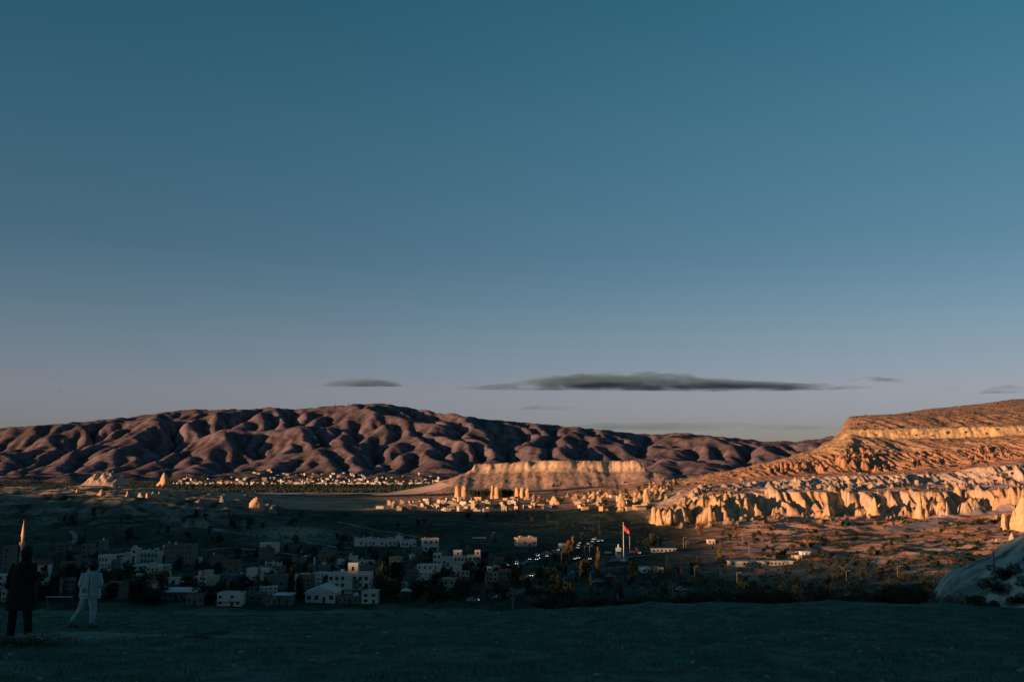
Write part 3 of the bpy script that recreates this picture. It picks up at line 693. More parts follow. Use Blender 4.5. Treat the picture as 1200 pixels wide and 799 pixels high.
ROCKS = [
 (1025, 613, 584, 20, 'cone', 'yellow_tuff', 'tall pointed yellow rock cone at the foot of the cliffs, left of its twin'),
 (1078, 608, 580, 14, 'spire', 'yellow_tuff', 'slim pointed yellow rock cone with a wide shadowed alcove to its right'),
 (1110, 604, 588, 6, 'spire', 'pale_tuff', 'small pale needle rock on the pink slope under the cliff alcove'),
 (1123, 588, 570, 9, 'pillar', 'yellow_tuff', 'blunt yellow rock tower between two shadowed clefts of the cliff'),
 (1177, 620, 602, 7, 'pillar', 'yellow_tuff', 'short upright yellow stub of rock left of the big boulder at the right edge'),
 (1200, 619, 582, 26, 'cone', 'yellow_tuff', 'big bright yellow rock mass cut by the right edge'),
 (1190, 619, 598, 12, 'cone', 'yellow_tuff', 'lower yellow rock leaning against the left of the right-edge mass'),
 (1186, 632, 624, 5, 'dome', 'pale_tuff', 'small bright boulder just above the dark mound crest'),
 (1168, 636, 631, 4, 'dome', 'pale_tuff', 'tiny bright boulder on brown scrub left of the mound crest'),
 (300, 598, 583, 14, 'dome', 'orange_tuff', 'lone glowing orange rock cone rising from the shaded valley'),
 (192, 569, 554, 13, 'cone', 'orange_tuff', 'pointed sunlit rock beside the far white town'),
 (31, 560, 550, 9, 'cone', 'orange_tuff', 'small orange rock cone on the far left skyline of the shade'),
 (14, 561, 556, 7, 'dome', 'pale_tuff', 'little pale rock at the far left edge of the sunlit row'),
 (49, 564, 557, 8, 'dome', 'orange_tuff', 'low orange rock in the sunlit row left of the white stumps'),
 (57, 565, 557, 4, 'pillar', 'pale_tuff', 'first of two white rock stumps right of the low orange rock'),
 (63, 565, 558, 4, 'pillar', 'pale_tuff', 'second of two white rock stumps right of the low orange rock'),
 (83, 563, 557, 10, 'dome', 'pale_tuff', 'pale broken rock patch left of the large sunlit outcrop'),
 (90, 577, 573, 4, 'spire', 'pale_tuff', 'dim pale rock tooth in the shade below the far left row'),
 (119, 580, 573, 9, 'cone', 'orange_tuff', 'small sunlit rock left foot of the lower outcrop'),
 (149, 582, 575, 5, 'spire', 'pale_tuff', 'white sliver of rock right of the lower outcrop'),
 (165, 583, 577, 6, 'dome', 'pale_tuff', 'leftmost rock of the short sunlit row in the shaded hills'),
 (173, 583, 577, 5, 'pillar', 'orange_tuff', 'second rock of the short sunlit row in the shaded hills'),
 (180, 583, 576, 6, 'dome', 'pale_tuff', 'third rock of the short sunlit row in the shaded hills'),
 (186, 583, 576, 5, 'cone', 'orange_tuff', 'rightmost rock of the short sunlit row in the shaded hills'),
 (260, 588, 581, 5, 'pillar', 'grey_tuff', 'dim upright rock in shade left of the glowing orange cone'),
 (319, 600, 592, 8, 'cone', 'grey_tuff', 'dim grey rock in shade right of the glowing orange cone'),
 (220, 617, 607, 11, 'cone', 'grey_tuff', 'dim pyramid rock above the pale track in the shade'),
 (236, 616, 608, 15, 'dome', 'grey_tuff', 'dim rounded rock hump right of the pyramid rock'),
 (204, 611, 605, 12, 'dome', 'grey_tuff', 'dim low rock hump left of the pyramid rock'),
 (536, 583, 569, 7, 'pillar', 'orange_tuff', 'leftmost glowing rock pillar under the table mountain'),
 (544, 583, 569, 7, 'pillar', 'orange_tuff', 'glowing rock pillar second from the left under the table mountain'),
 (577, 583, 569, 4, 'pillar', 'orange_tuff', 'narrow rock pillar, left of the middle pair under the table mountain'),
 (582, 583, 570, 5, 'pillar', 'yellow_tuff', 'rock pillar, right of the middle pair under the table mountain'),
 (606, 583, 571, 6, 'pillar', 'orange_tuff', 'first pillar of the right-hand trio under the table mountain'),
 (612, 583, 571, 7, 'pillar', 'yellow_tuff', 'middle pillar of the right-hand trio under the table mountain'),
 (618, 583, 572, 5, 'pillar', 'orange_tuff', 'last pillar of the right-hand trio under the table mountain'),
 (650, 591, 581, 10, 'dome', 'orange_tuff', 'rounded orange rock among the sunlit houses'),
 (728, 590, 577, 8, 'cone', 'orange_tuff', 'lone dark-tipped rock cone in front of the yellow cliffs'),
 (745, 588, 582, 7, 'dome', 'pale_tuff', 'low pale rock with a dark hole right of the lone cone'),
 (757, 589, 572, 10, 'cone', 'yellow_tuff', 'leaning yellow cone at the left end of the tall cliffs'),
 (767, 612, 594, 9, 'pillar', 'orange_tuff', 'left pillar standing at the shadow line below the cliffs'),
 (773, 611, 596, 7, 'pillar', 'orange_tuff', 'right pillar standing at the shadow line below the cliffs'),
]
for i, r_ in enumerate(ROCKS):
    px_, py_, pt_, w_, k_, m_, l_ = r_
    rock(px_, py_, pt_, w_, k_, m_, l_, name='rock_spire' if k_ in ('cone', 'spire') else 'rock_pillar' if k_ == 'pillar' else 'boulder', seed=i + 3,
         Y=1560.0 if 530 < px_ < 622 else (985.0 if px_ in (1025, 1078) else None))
# the two broad outcrops on the left: knots of many pinnacles
def outcrop(x0, x1, pyb, prof, Y, label, mt, seed):
    rs = np.random.RandomState(seed); a = uof(x0) * Y; b = uof(x1) * Y; n = 70
    xs = np.linspace(a, b, n); ys = np.linspace(Y - 30, Y + 60, 34); X_, Y_ = np.meshgrid(xs, ys)
    top = CAMZ + Y * tilt_a(np.interp(600 + X_ / Y * F * 1.009, [p_[0] for p_ in prof], [p_[1] for p_ in prof])); zb = P(0, pyb, Y).z
    t = (ys - ys[0]) / (ys[-1] - ys[0]); fr = np.interp(t, [0, 0.08, 0.3, 0.45, 0.8, 1], [-0.1, 0.15, 0.75, 1, 0.8, -0.2])[:, None]
    e = np.clip(np.minimum(X_ - a, b - X_) / ((b - a) * 0.12), 0, 1)
    z = zb - 4 + (top - zb + 4) * fr * e * (0.72 + 0.55 * ridged(X_ / 14, Y_ / 14, 4, seed))
    o = grid_object('rock_outcrop', X_, Y_, z, None, M[mt]); tag(o, label, 'rock outcrop'); return o
outcrop(98, 144, 566, [(98, 564), (104, 560), (112, 554), (128, 553), (134, 558), (143, 563), (146, 566)], 1900, 'broad pale sunlit rock outcrop with jagged crest at the left, upper of two', 'pale_tuff', 4)
outcrop(124, 149, 581, [(124, 576), (130, 569), (134, 571), (143, 576), (150, 580)], 1620, 'smaller jagged sunlit outcrop directly below the broad pale one', 'pale_tuff', 6)

# the pale mound closing the foreground on the right
def mound():
    xs = np.linspace(8, 44, 420); ys = np.linspace(27.5, 52, 220); X, Y = np.meshgrid(xs, ys)
    cx = X - (Y - 34.5) * 0.42
    crest = np.interp(cx, [8, 13.4, 14.6, 15.4, 16.8, 17.8, 20, 24, 30, 44], [-6, -2.2, -0.35, 0.30, 1.06, 1.8, 3.2, 4.6, 5.2, 4.8])
    fr = np.interp(Y + fbm(X / 3, Y / 3, 2, 301) * 0.8 + (X - 18) * 0.35, [27, 29.3, 31, 33.5, 36, 40, 46, 60], [-0.4, -0.15, 0.25, 0.75, 1, 1.0, 0.6, -0.5])
    z = crest - (1 - fr) * (0.9 + np.maximum(crest, 0)) + fbm(X / 2.2, Y / 2.2, 4, 303) * 0.22 + fbm(X / 0.5, Y / 0.6, 3, 304) * 0.06 - np.abs(noise((X + Y) / 0.7, (X - Y) / 3, 305)) * 0.12 + np.abs(noise(X / 1.3 + Y / 3, Y / 2.5, 306)) * -0.25
    n1 = fbm(X / 2.5, Y / 2.5, 4, 310)
    col = lerpc(rgb(0.36, 0.43, 0.40), rgb(0.15, 0.20, 0.18), np.clip(0.35 + n1 * 2.4, 0, 1))
    col = lerpc(col, rgb(0.035, 0.05, 0.035), np.clip((fbm(X / 0.8, Y / 0.8, 3, 312) - 0.18) * 5, 0, 1) * 0.7)
    m = mat('mound_tuff', (0.3, 0.3, 0.3), rough=0.95, scale=2.0, var=0.2, bump=0.08, bscale=3, attr='col', spec=0.05)
    o = grid_object('tuff_mound', X, Y, z, col, m)
    tag(o, 'pale grey tuff mound sloping up out of the frame at right', 'rock mound')
    return X, Y, z
MOX, MOY, MOZ = mound()
def moundz(x, y):
    i = int(min(max((x - 8) / 36 * 419, 0), 419)); j = int(min(max((y - 27.5) / 24.5 * 219, 0), 219))
    return float(MOZ[j, i])
# ------------------------------------------------------------------ roads and tracks, draped on the ground
def ribbon(name, pts, w, m, lift=0.15, ymin=60, n=60):
    q = []
    for px, py in pts: q.append(G(px, py, ymin))
    P2 = []
    for i in range(len(q) - 1):
        k = max(2, int(n / (len(q) - 1)))
        p0 = q[max(i - 1, 0)]; p1 = q[i]; p2 = q[i + 1]; p3 = q[min(i + 2, len(q) - 1)]
        for j in range(k):
            t = j / k
            P2.append(0.5 * ((2 * p1) + (p2 - p0) * t + (2 * p0 - 5 * p1 + 4 * p2 - p3) * t * t + (3 * p1 - p0 - 3 * p2 + p3) * t ** 3))
    P2.append(q[-1]); vs = []; fs = []
    for i, p in enumerate(P2):
        d = P2[min(i + 1, len(P2) - 1)] - P2[max(i - 1, 0)]; d.z = 0; d.normalize(); s = Vector((-d.y, d.x, 0))
        for k in (-1, -0.33, 0.33, 1):
            v = p + s * w * 0.5 * k; v.z = ground(v.x, max(v.y, 40)) + lift + (0.0 if abs(k) < 0.9 else -0.1); vs.append(v)
    for i in range(len(P2) - 1):
        for k in range(3):
            a = i * 4 + k; fs.append((a, a + 1, a + 5, a + 4))
    mb = MB(); mb.add(vs, fs); return structure(mb.build(name, m, None, True))
TR = M['road_dust']
ribbon('dirt_track', [(205, 616), (238, 618), (262, 622), (300, 628), (345, 635), (392, 641), (412, 642)], 5, TR, 0.35)
ribbon('dirt_track', [(245, 644), (275, 642), (310, 645), (345, 650), (362, 653)], 4, TR, 0.35)
ribbon('dirt_track', [(395, 611), (430, 619), (462, 624), (492, 630)], 4, TR, 0.35)
ribbon('dirt_track', [(72, 640), (88, 633), (84, 622)], 4, TR, 0.35)
ribbon('dirt_track', [(480, 606), (560, 612), (640, 616)], 4, TR, 0.35)
ribbon('dirt_road', [(1035, 636), (1090, 630), (1108, 636), (1090, 644), (1050, 640)], 3, mat('pale_path', (0.34, 0.27, 0.24), rough=.95), 0.25)
ribbon('road', [(575, 702), (620, 690), (668, 676), (700, 668), (735, 664), (790, 662), (850, 657), (900, 655)], 8, M['asphalt'], 0.3)
ribbon('road', [(596, 663), (625, 656), (660, 646), (690, 638), (708, 630)], 7, M['asphalt'], 0.3)
ribbon('road', [(660, 675), (690, 664), (722, 652), (740, 648), (770, 646), (830, 650)], 7, M['asphalt'], 0.3)
ribbon('pavement_strip', [(664, 673), (686, 667), (700, 663)], 3.2, TR, 0.42)
ribbon('pavement_strip', [(712, 658), (740, 652), (775, 650)], 5, TR, 0.42)
ribbon('sunlit_field_strip', [(865, 644), (920, 640), (985, 641)], 16, mat('bare_field', (0.30, 0.22, 0.19), rough=.95, scale=.1), 0.3)
ribbon('sunlit_field_strip', [(832, 632), (870, 634), (940, 637)], 9, MATS['bare_field'], 0.3)
pk = mat('sunlit_strip', (0.46, 0.34, 0.29), rough=.95, scale=.02, var=.25)  # brightness of sunlit strips on the plain, put into a pale pink colour
ribbon('sunlit_field_strip', [(236, 577.2), (300, 577.6), (350, 577.8), (420, 578), (500, 577.6)], 130, pk, 1.0)
ribbon('sunlit_field_strip', [(330, 588), (385, 588.6), (430, 588.6), (478, 588)], 32, pk, 0.6)
ribbon('sunlit_field_strip', [(430, 596), (520, 597.5), (600, 597)], 22, pk, 0.5)
ribbon('gravel_wash', [(1030, 625), (1080, 617), (1110, 606), (1150, 601), (1190, 597)], 26, mat('wash_gravel', (0.32, 0.26, 0.25), rough=.95, scale=.15, var=.2), 0.3)

# ------------------------------------------------------------------ houses
def window(parent, x, z, w, h, y, face=0, arched=False, frame='window_frame'):
    mb = MB(); fw = min(0.09, w * 0.12)
    for a in ((x - w / 2 - fw, x + w / 2 + fw, z - fw, z), (x - w / 2 - fw, x + w / 2 + fw, z + h, z + h + fw), (x - w / 2 - fw, x - w / 2, z, z + h), (x + w / 2, x + w / 2 + fw, z, z + h), (x - fw / 3, x + fw / 3, z, z + h)):
        mb.box(a[0], a[1], -0.10, 0.0, a[2], a[3])
    f = mb.build('window', M[frame], parent)
    g = MB(); g.box(x - w / 2, x + w / 2, -0.03, 0.005, z, z + h)
    pn = g.build('pane', M['window_glass'], f)
    if face == 0: f.location = (0, y, 0)
    elif face == 1: f.rotation_euler = (0, 0, -math.pi / 2); f.location = (y, 0, 0)
    elif face == 2: f.rotation_euler = (0, 0, math.pi / 2); f.location = (y, 0, 0)
    return f
def house(px, py, wpx, hpx, label, wall='white_plaster', cols=3, floors=None, roof='flat', depth=None, rz=0.0, cat='house', name='house', extras=(), win=True, gap=(), sinks=3.0, chim=0, door=True, Y=None):
    g = G(px, py)
    if Y: g = Vector((uof(px, py) * Y, Y, P(px, py, Y).z))
    s = msc(g.y); W = wpx * s / (0.93 if rz else 1); H = hpx * s; D = depth or max(W * 0.75, 7.0)
    root = empty(name, g, label, cat, rz=rz)
    floors = floors or max(1, round(H / 3.2)); fh = H / floors
    b = MB(); b.box(-W / 2, W / 2, 0, D, -sinks, H)
    b.build('wall', M[wall], root)
    if roof == 'flat':
        p = MB(); t = 0.25; z0, z1 = H, H + 0.55
        p.box(-W / 2 - .08, W / 2 + .08, -.08, t, z0 + .002, z1); p.box(-W / 2 - .08, W / 2 + .08, D - t, D + .08, z0 + .002, z1)
        p.box(-W / 2 - .08, -W / 2 + t, t + .002, D - t - .002, z0 + .002, z1); p.box(W / 2 - t, W / 2 + .08, t + .002, D - t - .002, z0 + .002, z1)
        p.build('parapet', M[wall], root)
    elif roof == 'slab':
        p = MB(); p.box(-W / 2 - .6, W / 2 + .6, -.9, D + .4, H + .002, H + .32); p.build('roof', M['pale_metal'], root)
    else:
        p = MB(); o = 0.5; R = H + min(W, D) * (0.22 if roof == 'low' else 0.3)
        if W >= D: vs = [(-W / 2 - o, -o, H), (W / 2 + o, -o, H), (W / 2 + o, D + o, H), (-W / 2 - o, D + o, H), (-W / 2 + (D / 2 if roof == 'hip' else -o), D / 2, R), (W / 2 - (D / 2 if roof == 'hip' else -o), D / 2, R)]; fs = [(0, 1, 5, 4), (2, 3, 4, 5), (1, 2, 5), (3, 0, 4), (3, 2, 1, 0)]
        else: vs = [(-W / 2 - o, -o, H), (W / 2 + o, -o, H), (W / 2 + o, D + o, H), (-W / 2 - o, D + o, H), (0, -o, R), (0, D + o, R)]; fs = [(0, 4, 5, 3), (1, 2, 5, 4), (0, 1, 4), (2, 3, 5), (3, 2, 1, 0)]
        p.add([(v[0], v[1], v[2] + .01) for v in vs], fs); p.build('roof', M['pale_metal' if roof == 'low' else 'roof_tile'], root)
    if win:
        cw = W / cols
        for f in range(floors):
            for c in range(cols):
                if (f, c) in gap or (hash((int(px), f, c)) % 7 == 0 and cols > 3): continue
                w_ = min(1.3, cw * 0.5); h_ = min(1.5, fh * 0.5)
                if f == 0 and c == cols // 2 and door:
                    d = MB(); d.box(-W / 2 + cw * (c + .5) - .5, -W / 2 + cw * (c + .5) + .5, -.06, -.005, 0, min(2.1, fh * .75)); dr = d.build('door', M['dark_metal'], root)
                    hn = MB(); hn.box(-W / 2 + cw * (c + .5) + .3, -W / 2 + cw * (c + .5) + .38, -.12, -.062, 1.0, 1.1); hn.build('handle', M['pale_metal'], dr)
                else: window(root, -W / 2 + cw * (c + .5), f * fh + fh * .32, w_, h_, -0.002)
            if W > 6:
                for k in range(2): window(root, -(D * (0.3 + 0.4 * k)), f * fh + fh * .32, 1.1, min(1.4, fh * .45), -W / 2 - 0.002, 1) if False else None
    ex2 = list(extras)
    if roof == 'flat' and W > 9:
        hv = int(px * 7 + py * 3) % 5
        if hv in (0, 2): ex2.append(('tank', .3 + .1 * hv))
        if hv in (1, 2): ex2.append(('panel', .7))
        if hv in (3, 4): ex2.append(('chimney', .15 + .15 * (hv - 3) * 4, 1.3))
    for e_ in ex2:
        if e_[0] == 'tower':
            _, x0, x1, zt, y0 = e_; q = MB(); q.box(x0 * W - W / 2, x1 * W - W / 2, y0, y0 + max(3, (x1 - x0) * W), H + .003, H + zt); t_ = q.build('stair_tower', M[wall], root)
            q = MB(); q.box(x0 * W - W / 2 - .1, x1 * W - W / 2 + .1, y0 - .1, y0 + max(3, (x1 - x0) * W) + .1, H + zt + .002, H + zt + .3); q.build('cornice', M[wall], t_)
            q = MB(); xm = (x0 + x1) / 2 * W - W / 2; q.box(xm - .45, xm + .45, y0 - .05, y0 - .003, H + zt * .4, H + zt * .75); q.build('window', M['window_glass'], t_)
        if e_[0] == 'chimney':
            q = MB(); q.box(e_[1] * W - W / 2 - .35, e_[1] * W - W / 2 + .35, D * .4, D * .4 + .7, H * 0.98, H + e_[2]); q.build('chimney', M['white_plaster'], root)
        if e_[0] == 'tank':
            q = MB(); q.lathe([(.7, H + .3), (.7, H + 1.7), (.45, H + 2.0)], 10, e_[1] * W - W / 2, D * .4); tk = q.build('water_tank', M['pale_metal'], root)
        if e_[0] == 'panel':
            q = MB(); x = e_[1] * W - W / 2; q.add([(x - .9, D * .3, H + .3), (x + .9, D * .3, H + .3), (x + .9, D * .3 + 1.2, H + 1.4), (x - .9, D * .3 + 1.2, H + 1.4), (x - .9, D * .3, H + .22), (x + .9, D * .3, H + .22), (x + .9, D * .3 + 1.2, H + 1.32), (x - .9, D * .3 + 1.2, H + 1.32)], [(0, 1, 2, 3), (7, 6, 5, 4), (0, 4, 5, 1), (2, 6, 7, 3), (1, 5, 6, 2), (3, 7, 4, 0)]); q.build('solar_panel', M['pale_metal'], root)
        if e_[0] == 'balcony':
            q = MB(); z = e_[1] * fh; q.box(-W / 2 + .3, W / 2 - .3, -1.2, -.003, z - .18, z); bl = q.build('balcony', M[wall], root)
            q = MB(); q.box(-W / 2 + .3, W / 2 - .3, -1.2, -1.12, z + .95, z + 1.0)
            for k in range(9): xx = -W / 2 + .34 + k * (W - .7) / 8; q.box(xx - .03, xx + .03, -1.19, -1.13, z + .002, z + .95)
            q.build('railing', M['pale_metal'], bl)
    return root
H_ = house
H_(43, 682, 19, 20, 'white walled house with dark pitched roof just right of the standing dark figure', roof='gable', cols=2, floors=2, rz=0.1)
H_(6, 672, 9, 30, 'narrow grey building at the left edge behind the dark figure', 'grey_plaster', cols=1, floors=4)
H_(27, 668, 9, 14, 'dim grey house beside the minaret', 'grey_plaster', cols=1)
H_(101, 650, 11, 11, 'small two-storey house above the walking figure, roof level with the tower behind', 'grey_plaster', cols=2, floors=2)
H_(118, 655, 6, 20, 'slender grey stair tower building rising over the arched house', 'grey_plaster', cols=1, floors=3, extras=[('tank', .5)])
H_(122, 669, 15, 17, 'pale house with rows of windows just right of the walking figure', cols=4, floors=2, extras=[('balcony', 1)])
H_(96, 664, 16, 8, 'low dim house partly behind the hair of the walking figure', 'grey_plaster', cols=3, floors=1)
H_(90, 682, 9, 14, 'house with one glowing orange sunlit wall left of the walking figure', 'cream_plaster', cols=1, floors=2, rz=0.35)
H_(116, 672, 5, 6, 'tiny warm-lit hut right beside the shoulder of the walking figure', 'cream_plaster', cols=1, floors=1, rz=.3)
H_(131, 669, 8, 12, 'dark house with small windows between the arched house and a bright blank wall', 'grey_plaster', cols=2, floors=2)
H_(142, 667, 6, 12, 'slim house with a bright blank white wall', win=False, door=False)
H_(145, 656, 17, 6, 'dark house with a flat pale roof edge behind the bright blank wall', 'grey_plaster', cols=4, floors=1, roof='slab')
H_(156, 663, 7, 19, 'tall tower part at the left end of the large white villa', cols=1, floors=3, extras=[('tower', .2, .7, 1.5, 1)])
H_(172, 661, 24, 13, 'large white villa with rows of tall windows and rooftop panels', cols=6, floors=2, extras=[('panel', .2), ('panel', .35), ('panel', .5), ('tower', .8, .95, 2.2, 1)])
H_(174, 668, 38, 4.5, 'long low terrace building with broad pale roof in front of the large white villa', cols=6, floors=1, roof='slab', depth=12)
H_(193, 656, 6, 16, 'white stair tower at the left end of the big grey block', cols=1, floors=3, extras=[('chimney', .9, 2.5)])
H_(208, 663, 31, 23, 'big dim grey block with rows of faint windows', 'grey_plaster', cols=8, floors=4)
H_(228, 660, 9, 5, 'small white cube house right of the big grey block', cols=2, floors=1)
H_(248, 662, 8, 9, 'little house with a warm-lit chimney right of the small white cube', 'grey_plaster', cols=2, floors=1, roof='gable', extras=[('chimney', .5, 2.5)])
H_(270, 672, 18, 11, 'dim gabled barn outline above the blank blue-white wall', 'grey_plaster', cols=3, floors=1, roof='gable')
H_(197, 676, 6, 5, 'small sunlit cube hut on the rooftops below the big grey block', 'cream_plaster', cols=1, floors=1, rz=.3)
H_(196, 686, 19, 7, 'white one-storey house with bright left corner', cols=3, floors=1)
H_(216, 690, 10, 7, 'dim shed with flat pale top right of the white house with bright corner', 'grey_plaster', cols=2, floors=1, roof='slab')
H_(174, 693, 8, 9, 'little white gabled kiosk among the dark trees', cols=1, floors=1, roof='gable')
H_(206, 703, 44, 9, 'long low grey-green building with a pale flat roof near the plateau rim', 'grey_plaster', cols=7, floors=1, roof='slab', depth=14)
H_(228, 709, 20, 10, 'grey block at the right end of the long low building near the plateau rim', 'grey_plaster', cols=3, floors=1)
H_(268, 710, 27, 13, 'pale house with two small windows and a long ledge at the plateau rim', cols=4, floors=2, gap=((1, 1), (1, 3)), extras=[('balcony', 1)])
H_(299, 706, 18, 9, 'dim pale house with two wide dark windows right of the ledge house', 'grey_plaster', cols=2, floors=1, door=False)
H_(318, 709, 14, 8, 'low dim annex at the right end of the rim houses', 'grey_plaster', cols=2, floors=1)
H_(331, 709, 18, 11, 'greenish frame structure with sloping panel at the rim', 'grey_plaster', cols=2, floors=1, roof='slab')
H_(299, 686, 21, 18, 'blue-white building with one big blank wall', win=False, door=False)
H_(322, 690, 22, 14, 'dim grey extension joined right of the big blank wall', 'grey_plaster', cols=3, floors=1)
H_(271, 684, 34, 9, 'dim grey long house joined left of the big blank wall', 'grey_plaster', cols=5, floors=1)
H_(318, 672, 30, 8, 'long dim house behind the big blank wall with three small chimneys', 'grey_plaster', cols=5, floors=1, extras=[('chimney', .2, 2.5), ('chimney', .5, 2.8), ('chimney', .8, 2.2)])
H_(372, 674, 30, 11, 'dim greenish long house behind and left of the main hotel', 'grey_plaster', cols=5, floors=1, extras=[('chimney', .3, 4)])
H_(352, 664, 20, 10, 'faint grey house on the slope under the pale track end', 'grey_plaster', cols=3, floors=1)
H_(392, 661, 24, 3.5, 'long low white wall house right of the bright chimney', cols=5, floors=1)
H_(413, 662, 9, 9, 'small white open-topped tower house behind the hotel', cols=2, floors=1, extras=[('tower', .05, .3, 1.5, 0.5)])
H_(427, 662, 20, 4, 'low white annex right of the open-topped tower house', cols=4, floors=1)
H_(375, 706, 34, 11, 'shed with broad curved white roof left of the hotel', roof='low', cols=4, floors=1, depth=14)
H_(408, 698, 47, 23, 'main three-storey hotel with dark window pairs and a glowing pink penthouse', cols=7, floors=3, depth=13, gap=((1, 3), (2, 3)), extras=[('tower', .48, .72, 4.6, .4), ('balcony', 1)], rz=0.0)
H_(433, 707, 18, 12, 'pale annex stepping down at the right of the hotel', cols=2, floors=2)
H_(410, 707, 28, 7, 'dim terrace building at the foot of the hotel', 'grey_plaster', cols=5, floors=1)
H_(476, 701, 9, 8, 'tiny dim house with a bright roof edge right of the hotel trees', 'grey_plaster', cols=1, floors=1, roof='slab')
H_(426, 640, 20, 8, 'white house with end tower, left of the white hillside row', cols=4, floors=1, extras=[('tower', .02, .16, 1.6, .3), ('tower', .8, .98, 1.4, .3)], rz=0.12)
H_(450, 640, 27, 7, 'long pink-lit house in the middle of the white hillside row', 'white_plaster', cols=6, floors=1, rz=0.25, extras=[('tank', .18), ('tower', .7, .85, 1.8, .4)])
H_(467, 637, 8, 8, 'small pale block with round top in the white hillside row', cols=1, floors=1, extras=[('tank', .5)])
H_(479, 641, 16, 7, 'white toothed house right of the middle of the hillside row', cols=4, floors=1, rz=0.2, extras=[('tower', .1, .25, 1.2, .4), ('tower', .75, .9, 1.2, .4)])
H_(505, 646, 17, 14, 'pink-lit square house standing alone at the right end of the hillside row', cols=3, floors=2, rz=0.25)
H_(488, 649, 12, 7, 'dim terrace house under the pink-lit square house', 'grey_plaster', cols=3, floors=1)
H_(484, 656, 4, 5, 'tiny bright hut on the slope between the two white rows', cols=1, floors=1, rz=.3)
H_(512, 662, 9, 12, 'white two-storey house at the left end of the lower row', cols=2, floors=2)
H_(518, 655, 9, 9, 'dim grey house behind the left of the lower row', 'grey_plaster', cols=2, floors=1)
H_(525, 663, 12, 9, 'house with bright sunlit roof terrace in the lower row', cols=3, floors=1, rz=.2)
H_(540, 665, 15, 12, 'grey-white house with a tall pink-lit penthouse in the lower row', cols=4, floors=2, extras=[('tower', .0, .6, 3.4, .6)], rz=.1)
H_(556, 665, 13, 13, 'rightmost white house of the lower row with a lit roof cube', cols=3, floors=2, extras=[('tower', .55, .98, 3.0, .6)], rz=.1)
H_(520, 677, 22, 9, 'dim arcaded house below the lower row', 'grey_plaster', cols=6, floors=1)
H_(503, 686, 26, 6, 'dark flat-roofed long house below the arcaded house', 'grey_plaster', cols=5, floors=1, roof='slab')
H_(561, 634, 14, 3.5, 'faint pale roofed shed alone in the dark fields', 'grey_plaster', cols=3, floors=1, roof='slab')
H_(513, 616, 9, 2.5, 'faint pale hut far out in the dark fields', 'grey_plaster', cols=1, floors=1)
H_(618, 640, 21, 9, 'glowing pink pavilion with notched top in the dark fields', 'cream_plaster', cols=4, floors=1, rz=.25, extras=[('tower', .1, .22, 1.5, .4), ('tower', .6, .72, 1.5, .4)])
H_(661, 643, 5, 5, 'pinkish hut at the foot of a bushy tree by the car road', 'cream_plaster', cols=1, floors=1, rz=.3)
H_(778, 647, 28, 4, 'long thin pale shed right of the flag', cols=6, floors=1, roof='slab', depth=6)
H_(893, 663, 68, 5, 'very long low sunlit building with pale walls right of the poplar pair', 'cream_plaster', cols=16, floors=1, roof='slab', depth=7, rz=.08)
H_(834, 637, 8, 4, 'small pale hut at the left of the sunlit strip fields', 'cream_plaster', cols=2, floors=1)
H_(938, 657, 5, 5, 'pale cube hut on the dry ground right of the long low building', 'cream_plaster', cols=1, floors=1, rz=.3)
H_(947, 651, 8, 3.5, 'bright white low hut among dry bushes right of the long building', cols=2, floors=1, rz=.3)
H_(758, 671, 9, 5, 'small white hut beside the dark poplar at the road bend', cols=2, floors=1, rz=.2)
H_(774, 670, 7, 4, 'small pale hut right of the white hut at the road bend', 'cream_plaster', cols=1, floors=1, rz=.2)
def GM(px, py):
    for Yv in np.arange(5600, 8200, 15.0):
        x = uof(px, py) * Yv; z = float(mount_z(x, Yv))
        if pyof(z, Yv) <= py: return Vector((x, Yv, z))
    return Vector((x, Yv, z))
# minaret
g = G(23, 690); sM = msc(g.y)
mn = empty('minaret', g, 'stone minaret with glowing orange pointed cap behind the dark figure', 'minaret')
hb = (690 - 640) * sM
q = MB(); q.lathe([(1.15, -3), (1.1, 2), (.85, 3), (.8, hb)], 12); q.build('shaft', M['stone_wall'], mn)
q = MB(); q.lathe([(.85, hb - .6), (1.25, hb), (1.3, hb + .2), (1.3, hb + 1.0), (1.2, hb + 1.0), (1.2, hb + .25), (.7, hb + .2)], 14); q.build('balcony', M['stone_wall'], mn)
q = MB(); q.lathe([(.68, hb + .2), (.66, hb + 9 * sM)], 12); q.build('upper_shaft', M['yellow_tuff'], mn)
q = MB(); q.lathe([(.86, hb + 9 * sM), (.80, hb + 11 * sM), (.5, hb + 19 * sM), (.12, hb + 26 * sM), (.05, hb + 28 * sM)], 12); q.build('spire', M['yellow_tuff'], mn)

# flag and poles
g = G(731, 657); s = msc(g.y); fl_ = empty('flagpole', g, 'tall white flagpole with hanging red flag beside the road junction', 'flagpole')
q = MB(); q.tube([(0, 0, 0), (0, 0, 44 * s)], [.30, .14], 8); q.build('pole', M['white_plaster'], fl_)
q = MB(); q.lathe([(2.6, -1), (2.6, .5), (1.9, .5), (1.9, 1.0)], 12); q.build('base', M['white_plaster'], fl_)
q = MB(); nx, nz = 12, 10; vs = []; fs = []
for i in range(nx + 1):
    for k in range(nz + 1):
        t = i / nx; u = k / nz
        vs.append((0.15 + t * 6.5 * s, -0.35 * math.sin(t * 7 + u) * t - .2 * t, 41 * s - u * 6.5 * s * (1 - .45 * t) - t * 7.5 * s))
for i in range(nx):
    for k in range(nz): a = i * (nz + 1) + k; fs.append((a, a + nz + 1, a + nz + 2, a + 1))
q.add(vs, fs); fo = q.build('flag', mat('red_flag', (0.40, 0.075, 0.055), rough=.8, scale=2), fl_, True)
sm_ = fo.modifiers.new('thick', 'SOLIDIFY'); sm_.thickness = 0.03
